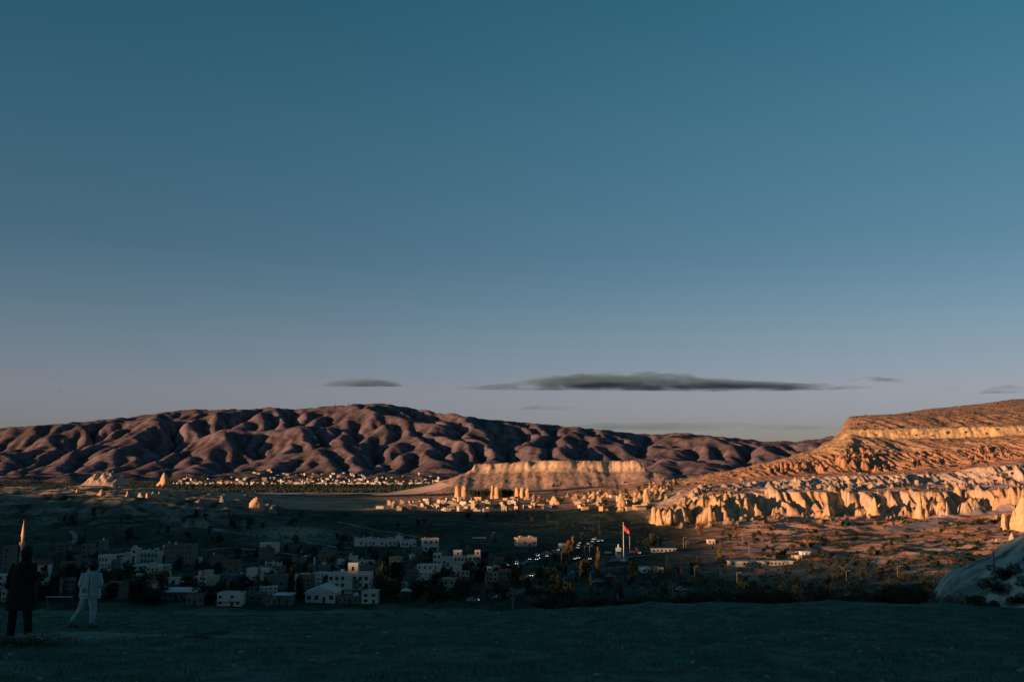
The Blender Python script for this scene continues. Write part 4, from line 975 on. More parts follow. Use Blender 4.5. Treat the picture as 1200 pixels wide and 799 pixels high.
g = G(738, 647); o = empty('flagpole', g, 'shorter bare grey pole just right of the red flag', 'pole'); q = MB(); q.tube([(0, 0, -1), (0, 0, 19 * msc(g.y))], [.18, .1], 6); q.build('pole', M['pale_metal'], o)
g = G(725, 654); s = msc(g.y); o = empty('sign_board', g, 'pale blue sign board on a plinth topped by a white figure, left of the flagpole', 'sign')
q = MB(); q.box(-3 * s, 3 * s, 0, 2, -1, 12 * s); q.build('plinth', mat('blue_board', (0.30, 0.42, 0.46), rough=.7), o)
for k in range(3): q = MB(); q.box(-2.5 * s, 2.5 * s, -.12, -.003, (2.5 + 3 * k) * s, (4.5 + 3 * k) * s); q.build('panel', M['pale_metal' if k != 1 else 'grey_plaster'], o)
q = MB(); q.lathe([(.5, 12 * s + .003), (.7, 12 * s + 1.0), (.35, 12 * s + 1.6), (.4, 12 * s + 2.0), (.1, 12 * s + 2.4)], 10); q.build('statue', M['white_plaster'], o)
def lamp_post(px, py, top, label, head=True, ymin=200, mt='stone_wall'):
    g = G(px, py, ymin); s = msc(g.y); h = (py - top) * s
    o = empty('street_lamp', g, label, 'street lamp', 'street lamps on thin poles')
    q = MB(); q.tube([(0, 0, -.6), (0, 0, h)], [.11, .07], 6); q.build('pole', M[mt], o)
    if head:
        q = MB(); q.tube([(0, 0, h), (.8, 0, h + .25), (1.5, 0, h + .2)], .06, 5); q.build('arm', M[mt], o)
        q = MB(); q.box(-.5, .5, -.18, .18, h + .02, h + .2) if False else q.box(1.2, 1.9, -.14, .14, h + .12, h + .22); q.build('lamp_head', M['pale_metal'], o)
for a in [(658, 664, 647, 'thin grey lamp post in the dark left of the two-pole pair by the car road'), (667, 657, 645, 'thin grey lamp post just right of the bushy tree by the car road'), (691, 656, 640, 'lamp post with lit base left of the sunlit poplar'),
          (685, 648, 640, 'short far lamp post on the car road near the junction'), (814, 676, 664, 'pale lamp post right of the dark poplar on the road'), (878, 650, 637, 'lamp post between the poplar pair and the strip fields'),
          (864, 691, 672, 'pale lamp post in front of the very long low building'), (801, 645, 630, 'lamp post in the row of roadside trees right of the sheds'), (804, 643, 634, 'second pole beside the lamp post among the roadside trees'),
          (870, 636, 625, 'pale pole at the near edge of the sunlit strip fields'), (1052, 676, 664, 'pale post at the dark edge below the dry hummocks'), (1094, 683, 670, 'pale post among speckled brush left of the mound'), (992, 681, 669, 'pale post above the orange bushes, behind the rim'),
          (474, 690, 678, 'leaning pale post in the dark trees right of the hotel'), (577, 633, 624, 'tiny pale post alone in the dark fields')]:
    lamp_post(*a)
# near posts just beyond the rim
def near_post(px, py, top, Y, label, kind='post'):
    b = P(px, py, Y); h = (py - top) * msc(Y); o = empty('post', b, label, 'post')
    q = MB(); q.tube([(0, 0, -2.5), (0, 0, h)], .05, 6); q.build('pole', M['grey_plaster'], o)
    if kind == 'head': q = MB(); q.box(-.13, .13, -.07, .07, h + .002, h + .07); q.build('cap', M['grey_plaster'], o)
near_post(724, 708, 696, 44, 'pale wooden post left of the rim shrubs centre')
near_post(753, 706, 690, 50, 'short pale post with flat head at the rim', 'head')
near_post(789, 702, 684, 55, 'tall pale post with flat head at the rim', 'head')
near_post(939, 690, 680, 60, 'pale post beside the orange bush at the rim')
near_post(601, 703, 692, 44, 'small dim post with flat head near the middle of the rim', 'head')
b = Vector((17.3, 36.5, moundz(17.3, 36.5) - .1)); o = empty('post', b, 'thin dark post standing on the pale mound', 'post'); q = MB(); q.tube([(0, 0, 0), (0.02, 0, .62)], .02, 6); q.build('pole', M['dark_metal'], o)
for (px_, py_, w_, l_) in [(369, 517, 16, 'tiny white farmhouse high on the mountain, upper of two'), (372, 522, 24, 'tiny white farmhouse on the mountain, lower of two')]:
    b = GM(px_, py_); o = empty('farmhouse', b, l_, 'house'); q = MB(); q.box(-w_ / 2, w_ / 2, 0, 10, -4, 8); wl_ = q.build('wall', M['white_plaster'], o)
    q = MB(); q.box(-w_ / 2 - .5, w_ / 2 + .5, -.5, 10.5, 8.01, 8.8); q.build('roof', M['pale_metal'], o)
    for k in range(3): q = MB(); q.box(-w_ / 3 + k * w_ / 3 - 1, -w_ / 3 + k * w_ / 3 + 1, -.1, -.01, 2.5, 5.5); q.build('window', M['window_glass'], wl_)
# summit masts
for px_, py_, h_, l_ in [(391, 476, 5.5, 'hair-thin radio mast on the mountain, left of two'), (406, 475, 4.5, 'hair-thin radio mast on the mountain, right of two')]:
    Yv = 7900.; b = Vector((uof(px_) * Yv, Yv, 0)); b.z = float(mount_z(b.x, b.y)); hh = max(P(px_, py_ - h_, Yv).z - b.z, 30)
    o = empty('radio_mast', b, l_, 'radio mast'); q = MB(); q.tube([(0, 0, -10), (0, 0, hh)], [1.6, 1.0], 5); q.build('mast', M['dark_metal'], o)
    q = MB(); q.lathe([(3, hh * .7), (3, hh * .78)], 8); q.build('dish', M['dark_metal'], o)

# ------------------------------------------------------------------ villages: a middle one on sunlit ground, the far one under the mountain
def small_house_mesh(seed, win=True):
    rs = random.Random(seed); mb = MB(); W = rs.uniform(9, 15); D = rs.uniform(8, 12); H = rs.choice([3.5, 6.2, 6.2, 9])
    mb.box(-W / 2, W / 2, -D / 2, D / 2, -4, H, 0)
    k = seed % 3
    if k == 0: mb.box(-W / 2 + .02, 0, -D / 4, D / 2 - .02, H + .002, H + 2.8, 0)
    if k == 1:
        R = H + 2.4; mb.add([(-W / 2 - .5, -D / 2 - .5, H + .01), (W / 2 + .5, -D / 2 - .5, H + .01), (W / 2 + .5, D / 2 + .5, H + .01), (-W / 2 - .5, D / 2 + .5, H + .01), (-W / 2 - .5, 0, R), (W / 2 + .5, 0, R)], [(0, 1, 5, 4), (2, 3, 4, 5), (1, 2, 5), (3, 0, 4), (3, 2, 1, 0)], 2)
    if k == 2: mb.box(-W / 2 - .15, W / 2 + .15, -D / 2 - .15, D / 2 + .15, H + .002, H + .6, 0)
    n = 3 if W < 12 else 4
    for f in range(int(H // 3)):
        for c in range(n):
            x = -W / 2 + W / n * (c + .5); mb.box(x - .6, x + .6, -D / 2 - .05, -D / 2 - .005, f * 3.1 + .9, f * 3.1 + 2.3, 1)
        for c in range(2):
            y = -D / 2 + D / 2 * (c + .5); mb.box(-W / 2 - .05, -W / 2 - .005, y - .6, y + .6, f * 3.1 + .9, f * 3.1 + 2.3, 1)
    return mb
def hm(name, base, walls):
    return [small_house_mesh(base + i).mesh(name, [M[w], M['window_glass'], M['roof_tile']]) for i, w in enumerate(walls)]
VW = ['cream_plaster', 'stone_wall', 'stone_wall', 'white_plaster', 'orange_tuff', 'cream_plaster', 'stone_wall', 'cream_plaster', 'stone_wall']
WN = {'cream_plaster': 'cream', 'stone_wall': 'brown stone', 'white_plaster': 'white', 'orange_tuff': 'orange', 'grey_plaster': 'grey'}
RN = ['with a roof room', 'with a ridged tile roof', 'with a flat parapet roof']
VM = hm('village_house', 100, VW)
rs = random.Random(4)
spots = []
for i in range(115):
    px = rs.choice([rs.uniform(485, 560), rs.uniform(440, 640), rs.uniform(560, 760)])
    top = np.interp(px, [440, 520, 600, 760], [590, 583, 582, 580]); bot = np.interp(px, [440, 560, 640, 760], [596, 598, 596, 596])
    spots.append((px, rs.uniform(top, bot) + 1.5))
for i, (px, py) in enumerate(spots):
    g = G(px, py); o = put_mesh('village_house', VM[i % len(VM)], None, g, rs.uniform(-.5, .9), rs.uniform(.4, .75))
    zn = 'at village left end' if px < 500 else 'left of the pillars' if px < 545 else 'before the pillars' if px < 600 else 'right of the pillars' if px < 680 else 'below yellow cliffs'
    tag(o, 'small sunlit %s house %s %s' % (WN[VW[i % len(VW)]], RN[(100 + i % len(VM)) % 3], zn), 'house', 'houses of the sunlit middle village')
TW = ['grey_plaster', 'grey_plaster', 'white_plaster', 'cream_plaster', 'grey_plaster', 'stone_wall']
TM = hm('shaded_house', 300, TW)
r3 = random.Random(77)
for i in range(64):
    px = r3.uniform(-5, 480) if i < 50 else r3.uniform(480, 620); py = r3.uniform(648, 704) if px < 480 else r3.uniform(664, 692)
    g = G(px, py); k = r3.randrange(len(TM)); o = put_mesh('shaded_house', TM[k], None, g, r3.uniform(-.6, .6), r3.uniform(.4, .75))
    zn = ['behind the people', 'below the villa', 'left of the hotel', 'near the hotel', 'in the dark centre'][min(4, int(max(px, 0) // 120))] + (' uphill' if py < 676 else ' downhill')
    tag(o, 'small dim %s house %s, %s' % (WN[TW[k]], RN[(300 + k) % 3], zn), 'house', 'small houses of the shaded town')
FW = ['white_plaster', 'white_plaster', 'cream_plaster', 'white_plaster', 'grey_plaster', 'white_plaster', 'stone_wall']
FM = hm('town_house', 200, FW)
n_far = 0
stuffs = MB()
for i in range(430):
    px = rs.choice([rs.triangular(205, 540, 360), rs.uniform(205, 520), rs.gauss(390, 70)])
    if not 200 < px < 560: continue
    t = rs.random() ** 1.1; Yv = 4200 + 1750 * t * (1.0 if 290 < px < 440 else .75)
    x = uof(px) * Yv
    zz = ground(x, Yv) if Yv < 6100 else -38
    if Yv > 4950: zz = max(zz, float(mount_z(x, Yv)))
    sc = rs.uniform(.8, 1.7)
    if n_far < 290:
        o = put_mesh('town_house', FM[i % len(FM)], None, (x, Yv, zz), rs.uniform(-.4, .9), sc)
        zn = 'left end' if px < 260 else 'left half' if px < 330 else 'middle' if px < 420 else 'right half' if px < 490 else 'right end'
        zn += ' low down' if Yv < 4900 else ' higher up'
        tag(o, '%s house %s %s of far town' % (WN[FW[i % len(FW)]], RN[(200 + i % len(FM)) % 3][0:] , zn), 'house', 'houses of the far town under the mountain'); n_far += 1
    else: stuffs.box(x - 6 * sc, x + 6 * sc, Yv, Yv + 9, zz - 4, zz + 6 * sc)
o = stuffs.build('town_houses', M['white_plaster']); tag(o, 'further pale houses filling out the far town', 'houses', kind='stuff')
# ------------------------------------------------------------------ trees and shrubs
def leaf_cloud(n, kind, seed, R=1.0, Hh=1.0, leaf=0.12):
    # n small leaf-sprays spread through lumpy sub-volumes of the crown; unit crown: radius 1, height 1..2
    rs = np.random.RandomState(seed); blobs = []
    if kind == 'round':
        for k in range(11):
            a = rs.uniform(0, 6.28); r = rs.uniform(0, .62); blobs.append((r * math.cos(a), r * math.sin(a), rs.uniform(.25, 1.25), rs.uniform(.28, .48)))
    elif kind == 'poplar':
        for k in range(14):
            z = k / 13 * 3.4; w = np.interp(z, [0, .5, 1.6, 2.8, 3.4], [.5, .8, .85, .5, .15]); a = rs.uniform(0, 6.28)
            blobs.append((.28 * w * math.cos(a), .28 * w * math.sin(a), z + .2, .42 * w + .12))
    elif kind == 'ragged':
        for k in range(9):
            a = rs.uniform(0, 6.28); r = rs.uniform(.1, .8); blobs.append((r * math.cos(a), r * math.sin(a), rs.uniform(.1, 1.1), rs.uniform(.18, .38)))
    else:   # shrub
        for k in range(10):
            a = rs.uniform(0, 6.28); r = rs.uniform(0, .75); blobs.append((r * math.cos(a), r * math.sin(a), rs.uniform(.1, .75), rs.uniform(.2, .4)))
    w = np.array([b[3] ** 2 for b in blobs]); w /= w.sum()
    ids = rs.choice(len(blobs), n, p=w); B = np.array(blobs)[ids]
    d = rs.normal(size=(n, 3)); d /= np.linalg.norm(d, axis=1)[:, None]
    rr = B[:, 3] * rs.uniform(.55, 1.12, n); c = B[:, :3] + d * rr[:, None] * np.array([1, 1, .85])
    u = rs.normal(size=(n, 3)); u /= np.linalg.norm(u, axis=1)[:, None]; v = np.cross(u, rs.normal(size=(n, 3))); v /= np.linalg.norm(v, axis=1)[:, None]
    s = leaf * rs.uniform(.6, 1.3, n)[:, None]
    vs = np.stack([c - u * s, c + v * s * .55, c + u * s, c - v * s * .55], 1).reshape(-1, 3) * np.array([R, R, Hh])
    fs = np.arange(n * 4).reshape(n, 4)
    me = bpy.data.meshes.new('crown'); me.vertices.add(n * 4); me.vertices.foreach_set('co', vs.astype(np.float32).ravel())
    me.loops.add(n * 4); me.loops.foreach_set('vertex_index', fs.ravel().astype(np.int32)); me.polygons.add(n); me.polygons.foreach_set('loop_start', np.arange(n, dtype=np.int32) * 4); me.update(calc_edges=True)
    return me
def trunk_mesh(kind, seed):
    rs = random.Random(seed); mb = MB(); hi = {'round': .9, 'poplar': 3.2, 'ragged': .9, 'shrub': .5}[kind]
    mb.tube([(0, 0, -.8), (.02, 0, 0), (.03, .02, hi * .5), (0, 0, hi)], [.09, .07, .045, .015], 6)
    for k in range(6 if kind != 'poplar' else 8):
        a = rs.uniform(0, 6.28); z0 = hi * rs.uniform(.15, .7); L = rs.uniform(.35, .75) * (1 if kind != 'poplar' else .5); up = rs.uniform(.2, .6)
        mb.tube([(0, 0, z0), (L * .5 * math.cos(a), L * .5 * math.sin(a), z0 + up * .6), (L * math.cos(a), L * math.sin(a), z0 + up * 1.3)], [.035, .022, .008], 5)
    return mb
TREES = {}
def tree_proto(kind, leaf_m, seed, n, leaf):
    key = (kind, leaf_m, seed)
    if key in TREES: return TREES[key]
    cm = leaf_cloud(n, kind, seed, leaf=leaf); cm.materials.append(M[leaf_m])
    tm = trunk_mesh(kind, seed).mesh('trunk', M['trunk_bark'])
    TREES[key] = (cm, tm); return TREES[key]
def plant_tree(pos, h, wid, kind, leaf_m, label, cat='tree', name='tree', group=None, seed=0, n=260, leaf=0.13, rz=None):
    cm, tm = tree_proto(kind, leaf_m, seed, n, leaf)
    hu = {'round': 1.65, 'poplar': 3.9, 'ragged': 1.45, 'shrub': 1.1}[kind]
    o = empty(name, pos, label, cat, group, rz=random.uniform(0, 6) if rz is None else rz, sc=(wid / 2, wid / 2, h / hu))
    c = put_mesh('crown', cm, o); t = put_mesh('trunk', tm, o)
    return o
def tree_px(px, py, top, wpx, kind, leaf_m, label, seed=0, **k):
    g = G(px, py); s = msc(g.y)
    return plant_tree(g, (py - top) * s, wpx * s, kind, leaf_m, label, name={'poplar': 'poplar_tree', 'shrub': 'bush'}.get(kind, 'tree'), cat='bush' if kind == 'shrub' else 'tree', seed=seed, **k)
TP = tree_px
TP(701, 676, 641, 10, 'poplar', 'poplar_leaves', 'tall golden poplar catching sun left of the road junction', 1, n=600)
TP(681, 684, 656, 9, 'poplar', 'poplar_leaves', 'slim dull gold poplar standing lower left of the tall golden one', 2, n=500)
TP(666, 650, 627, 14, 'ragged', 'poplar_leaves', 'bushy half-bare tree with brown top beside the car road', 3, n=500)
TP(744, 674, 656, 11, 'ragged', 'poplar_leaves', 'greyish ragged tree left of the white huts at the bend', 4, n=400)
TP(782, 672, 647, 9, 'poplar', 'dark_leaves', 'dark narrow poplar right of the white huts at the bend', 5, n=500)
TP(798, 681, 664, 7, 'poplar', 'olive_leaves', 'thin dull poplar standing in the dark strip right of the bend', 6, n=400)
TP(765, 643, 620, 13, 'round', 'olive_leaves', 'dark rounded tree right of the flag, taller of the clump', 7, n=500)
TP(774, 642, 624, 7, 'poplar', 'olive_leaves', 'narrow tree at the right of the clump by the flag', 8)
TP(757, 643, 629, 9, 'round', 'dark_leaves', 'low dark tree at the left of the clump by the flag', 9)
TP(746, 650, 640, 8, 'round', 'autumn_leaves', 'small reddish-brown tree right of the flagpole base', 10)
TP(844, 656, 633, 9, 'poplar', 'poplar_leaves', 'tall gold poplar, left of the poplar pair by the long building', 11, n=600)
TP(857, 657, 643, 7, 'poplar', 'autumn_leaves', 'shorter reddish poplar, right of the poplar pair by the long building', 12, n=500)
TP(884, 637, 621, 9, 'round', 'dark_leaves', 'dark tree standing on the strip fields left of its neighbour', 13)
TP(907, 638, 620, 9, 'round', 'olive_leaves', 'dark tree standing on the strip fields right of its neighbour', 14)
TP(947, 642, 620, 7, 'poplar', 'poplar_leaves', 'brown narrow poplar on the dry plain beside dark bushes', 15, n=500)
TP(935, 638, 632, 12, 'shrub', 'dark_leaves', 'round dark bush left of the brown narrow poplar', 16)
TP(930, 646, 640, 8, 'shrub', 'dark_leaves', 'small dark bush below the round dark bush on the plain', 17)
TP(962, 634, 627, 22, 'shrub', 'dark_leaves', 'wide dark thicket right of the brown narrow poplar', 18)
TP(985, 641, 632, 18, 'shrub', 'dark_leaves', 'dark thicket on the plain right of the wide one', 19)
TP(1002, 632, 626, 14, 'shrub', 'dark_leaves', 'dark bush at the left end of the pale paths', 20)
TP(1057, 647, 638, 7, 'shrub', 'dark_leaves', 'upright dark bush on the curling pale path', 21)
TP(1080, 652, 643, 6, 'shrub', 'dark_leaves', 'upright dark bush right of the curling pale path', 22)
TP(1137, 656, 649, 16, 'shrub', 'dark_leaves', 'dark green spreading bush nearest the mound on the dry plain', 23)
TP(1155, 633, 624, 11, 'shrub', 'autumn_leaves', 'brown bush with long shadow left of the tiny boulder', 24)
TP(1171, 609, 603, 6, 'shrub', 'dark_leaves', 'dark bush left of the yellow stub rock', 25)
TP(1185, 613, 603, 16, 'shrub', 'dark_leaves', 'dark thicket between the stub rock and the big rock', 26)
TP(1145, 614, 607, 22, 'shrub', 'olive_leaves', 'long dark thicket on the pink gravel wash', 27)
TP(1110, 617, 610, 12, 'shrub', 'dark_leaves', 'dark bush below the needle rock', 28)
TP(820, 626, 611, 12, 'round', 'autumn_leaves', 'brown rounded tree in front of the yellow cliffs', 29)
TP(862, 629, 612, 10, 'ragged', 'autumn_leaves', 'bare brownish tree left on the lit slope below the cliffs', 30)
TP(662, 673, 655, 8, 'ragged', 'dark_leaves', 'thin dark tree left of the slim gold poplar', 31)
TP(85, 690, 657, 26, 'round', 'dark_leaves', 'big dark tree mass left of the orange sunlit wall', 32, n=700, leaf=.1)
TP(68, 692, 668, 24, 'round', 'dark_leaves', 'dark round tree between the white walled house and the sunlit wall', 33, n=500)
TP(48, 702, 684, 26, 'round', 'dark_leaves', 'dark tree below the white walled house', 34, n=500)
TP(129, 704, 680, 30, 'round', 'dark_leaves', 'broad dark tree right behind the legs of the walking figure', 35, n=500)
TP(160, 708, 672, 38, 'round', 'dark_leaves', 'largest dark tree mass below the white villa', 36, n=800, leaf=.1)
TP(180, 707, 690, 24, 'round', 'dark_leaves', 'dark tree just left of the long low grey-green building', 37, n=500)
TP(244, 708, 684, 22, 'round', 'dark_leaves', 'dark tree left of the ledge house at the rim', 38, n=500)
TP(283, 708, 690, 13, 'round', 'dark_leaves', 'small dark tree partly hiding the ledge house', 39)
TP(312, 699, 677, 17, 'round', 'dark_leaves', 'round dark tree in front of the blank wall extension', 40, n=500)
TP(341, 705, 662, 14, 'poplar', 'dark_leaves', 'tall dark narrow tree between the blank wall and the hotel', 41, n=700)
TP(352, 704, 672, 16, 'round', 'dark_leaves', 'dark round-headed tree left of the shed with white roof', 42, n=600)
TP(446, 700, 660, 24, 'round', 'dark_leaves', 'large dark tree mass right of the hotel', 43, n=800, leaf=.1)
TP(463, 694, 652, 26, 'round', 'dark_leaves', 'tallest dark tree mass between the two white rows and hotel', 44, n=800, leaf=.1)
TP(488, 704, 680, 30, 'round', 'dark_leaves', 'dark spreading tree right of the tiny house with bright roof edge', 45, n=600)
TP(541, 698, 672, 26, 'round', 'dark_leaves', 'dark tree below the rightmost lower row houses', 46, n=600)
TP(520, 706, 688, 30, 'shrub', 'dark_leaves', 'wide dark thicket at the rim centre left', 47, n=500)
# scattered dark trees among houses and fields, bushes on the dry plain
rs = random.Random(21)
zones = [('among the left town houses', 0, 250, 648, 708, 62, 'trees between the shaded town houses'), ('around the hotel', 250, 480, 646, 708, 54, 'trees around the hotel'),
         ('in the black ground below the cars', 480, 700, 656, 708, 54, 'trees in the dark middle ground'), ('in the dark belt behind the rim', 700, 1120, 662, 700, 66, 'trees of the dark belt behind the rim'),
         ('in the shaded fields beyond', 0, 760, 602, 640, 60, 'trees scattered over the shaded fields')]
kinds = [('round', 'dark_leaves', 60), ('round', 'dark_leaves', 61), ('ragged', 'dark_leaves', 62), ('poplar', 'dark_leaves', 63), ('round', 'olive_leaves', 64)]
for lab, x0, x1, y0, y1, n, grp in zones:
    for i in range(n):
        px = rs.uniform(x0, x1); py = rs.uniform(y0, y1); g = G(px, py)
        k, lm, sd = rs.choice(kinds); ad = {'dark_leaves': 'dark', 'olive_leaves': 'olive'}[lm] + {'round': ' round', 'ragged': ' ragged', 'poplar': ' narrow'}[k]; q3 = int((px - x0) / (x1 - x0) * 5); zl = ['leftmost fifth', 'left of middle', 'middle', 'right of middle', 'rightmost fifth'][q3]; dp = 'far side' if py < (y0 + y1) / 2 else 'near side'; h = rs.uniform(4.5, 10) * (.62 if x0 == 700 else 1) * (1.3 if k == 'poplar' else 1); w = h * (.3 if k == 'poplar' else rs.uniform(.8, 1.4))
        plant_tree(g, h, w, k, lm, '%s tree %s, %s, %s' % (ad, lab, zl, dp), group=grp, seed=sd, n=260)
# added dark trees standing in for shade between the pillars, below the table mountain
for i in range(34):
    px = 552 + i * 2.0 + rs.uniform(-1, 1)
    if 572 < px < 586 or 602 < px < 621: continue
    b = Vector((uof(px) * 1620, 1620 + rs.uniform(-10, 10), P(px, 583, 1620).z)); plant_tree(b, rs.uniform(13, 18), rs.uniform(8, 12), 'round', 'dark_leaves', 'dark tall tree added in place of shade between the rock pillars', group='trees added in place of shade under the table mountain', seed=60 + i % 2)
for i in range(24):
    px = rs.uniform(640, 790); g = G(px, rs.uniform(566, 592)); plant_tree(g, rs.uniform(5, 9), rs.uniform(7, 13), 'round', 'dark_leaves', 'dark bushy tree between the small rock cones left of the tall cliffs', group='trees among the small cones', seed=60 + i % 2)
bz = [('on the sunlit dry plain', 830, 1195, 608, 664, 150, 'bushes on the dry plain'), ('on the benches between cliff bands', 800, 1195, 545, 575, 60, 'bushes on the cliff benches'), ('on slopes by the upper cliff', 1000, 1198, 470, 512, 60, 'bushes on the upper slopes')]
for lab, x0, x1, y0, y1, n, grp in bz:
    for i in range(n):
        px = rs.uniform(x0, x1); py = rs.uniform(y0, y1); g = G(px, py); w = rs.uniform(2.2, 6.5); q5 = int((px - x0) / (x1 - x0) * 9); zl = ['far left end', 'left end', 'left quarter', 'left of middle', 'middle', 'right of middle', 'right quarter', 'right end', 'far right end'][q5]; dp = ['upper edge', 'middle height', 'lower edge'][min(2, int((py - y0) / (y1 - y0) * 3))]; bc_ = rs.choice(['dark_leaves', 'olive_leaves', 'dark_leaves']); sz = 'wide' if w > 4.3 else 'small'
        plant_tree(g, w * rs.uniform(.45, .8), w, 'shrub', bc_, '%s %s bush %s, %s, %s' % (sz, bc_.split('_')[0], lab, zl, dp), cat='bush', name='bush', group=grp, seed=70 + i % 3, n=160, leaf=.2)
# far orchards and scrub under the mountain: one uncountable mass
nr = np.random.RandomState(9); N = 3000
yy = nr.uniform(2500, 5950, N); pxx = np.where(nr.rand(N) < .6, nr.uniform(190, 560, N), nr.uniform(-60, 900, N)); xx = (pxx - 600) / F / 1.009 * yy
vs = []; fs = []
for x, y in zip(xx, yy):
    if 3000 < y < 3900 and noise(np.array(x / 300), np.array(y / 120), 5) < 0.05: continue
    z = ground(x, y)
    if y > 4950: z = max(z, float(mount_z(x, y)))
    r = nr.uniform(4, 9); b = len(vs); h = nr.uniform(5, 9)
    for k in range(5): a = k * 1.2566 + x; q_ = nr.uniform(.7, 1.2); vs.append((x + r * q_ * math.cos(a), y + r * q_ * math.sin(a), z + h * .35))
    vs.append((x + nr.uniform(-1, 1), y, z + h)); vs.append((x, y, z - 2))
    for k in range(5): fs.append((b + k, b + (k + 1) % 5, b + 5)); fs.append((b + (k + 1) % 5, b + k, b + 6))
mb = MB(); mb.add(vs, fs); o = mb.build('orchard', M['dark_leaves']); tag(o, 'dark orchards and scrub between the fields and far town', 'orchard', kind='stuff')

# undergrowth of the shaded valley, thick between the houses: one mass
nr = np.random.RandomState(19); vs = []; fs = []
for i in range(5200):
    px = nr.uniform(-20, 1180); py = nr.uniform(600, 706) if px < 820 else nr.uniform(655, 706)
    if noise(np.array(px / 28.0), np.array(py / 7.0), 6) < -0.05: continue
    i_ = int(np.argmin(np.abs(VPX - px))); g = G(px, py); x, y = g.x, g.y; r = nr.uniform(.8, 2.6); h = r * nr.uniform(.5, 1.2)
    for k in range(7):
        a = nr.uniform(0, 6.28); e = nr.uniform(0, r); c = Vector((x + e * math.cos(a), y + e * math.sin(a), g.z + nr.uniform(0, h))); s_ = nr.uniform(.35, .8); b = len(vs)
        u = Vector(nr.normal(size=3)).normalized() * s_; v = u.cross(Vector(nr.normal(size=3))).normalized() * s_ * .6
        vs += [c - u, c + v, c + u, c - v]; fs.append((b, b + 1, b + 2, b + 3))
mb = MB(); mb.add(vs, fs); o = mb.build('undergrowth', M['dark_leaves']); tag(o, 'dark undergrowth filling the shaded valley between houses', 'undergrowth', kind='stuff')
# ------------------------------------------------------------------ shrubs along the rim, close by
def rim_shrub(px, top, wpx, Y, leaf_m, label, seed, base_py=712, group=None, n=2600, kind='shrub', leaf=0.045):
    b = P(px, base_py, Y); s = msc(Y); gz_ = float(plat_z(b.x, Y)); b.z = min(gz_, b.z) if Y < 42 else b.z
    h = P(px, top, Y).z - b.z
    o = plant_tree(b, h, wpx * s, kind, leaf_m, label, cat='shrub', name='shrub', group=group, seed=seed, n=n, leaf=leaf); return o
rs = random.Random(33)
RIM = [(a, b + 7, c, d) for a, b, c, d in [(612, 697, 30, 41), (640, 690, 44, 46), (668, 694, 40, 42), (695, 688, 44, 48), (722, 692, 40, 44), (748, 688, 40, 50), (775, 690, 44, 46), (800, 684, 46, 52), (826, 682, 48, 50), (850, 684, 44, 46), (872, 678, 46, 52), (898, 682, 46, 47),
       (922, 679, 44, 52), (968, 680, 46, 48), (994, 683, 44, 52), (1032, 676, 46, 46), (1056, 671, 50, 50), (1082, 675, 50, 44)]]
ords = ['first', 'second', 'third', 'fourth', 'fifth', 'sixth', 'seventh', 'eighth', 'ninth', 'tenth', 'eleventh', 'twelfth', 'thirteenth', 'fourteenth', 'fifteenth', 'sixteenth', 'seventeenth', 'eighteenth']
for i, (px, top, w, Y) in enumerate(RIM):
    rim_shrub(px, top, w * 1.2, Y, ['dark_leaves', 'olive_leaves', 'dark_leaves'][i % 3], 'dark leafy shrub rising past the plateau rim, %s from the left' % ords[i], 80 + i % 4, group='shrubs behind the plateau rim')
rim_shrub(950, 679, 26, 40, 'autumn_leaves', 'rusty orange shrub at the rim, left of two', 91)
rim_shrub(1016, 681, 22, 41, 'autumn_leaves', 'rusty orange shrub at the rim, right of two', 92)
MS = mat('sage_leaves', (0.12, 0.14, 0.11), rough=.8, scale=2, var=.3); M['sage_leaves'] = MS
rim_shrub(1112, 686, 40, 34.5, 'sage_leaves', 'pale sage shrub at the foot of the tuff mound', 93, n=1800, leaf=.04)
rim_shrub(1094, 690, 34, 33.5, 'sage_leaves', 'lower pale sage shrub just left of the mound foot', 94, n=1500, leaf=.04)
# shrubs growing on the mound
for i, (x, y, h, w, lab) in enumerate([(15.2, 33.6, .55, 1.3, 'dark shrub on the lower left flank of the mound'), (15.9, 33.4, .62, 1.3, 'dark shrub in the middle of the mound foot'), (16.5, 34.0, .7, 1.3, 'bushiest dark shrub high on the mound face'), (17.2, 33.4, .5, 1.1, 'small dark shrub at the right of the mound foot'),
    (15.4, 32.6, .45, 1.2, 'low dark shrub at the very foot of the mound'), (16.1, 32.5, .4, 1.0, 'spreading low shrub right of the mound foot shrub'), (16.7, 32.8, .35, .9, 'little dark shrub low on the mound face'), (17.6, 34.6, .3, .8, 'tiny dark shrub highest on the mound')]):
    plant_tree(Vector((x, y, moundz(x, y) - .05)), h, w, 'shrub', 'dark_leaves', lab, cat='shrub', name='shrub', seed=80 + i % 4, n=2600, leaf=.045)

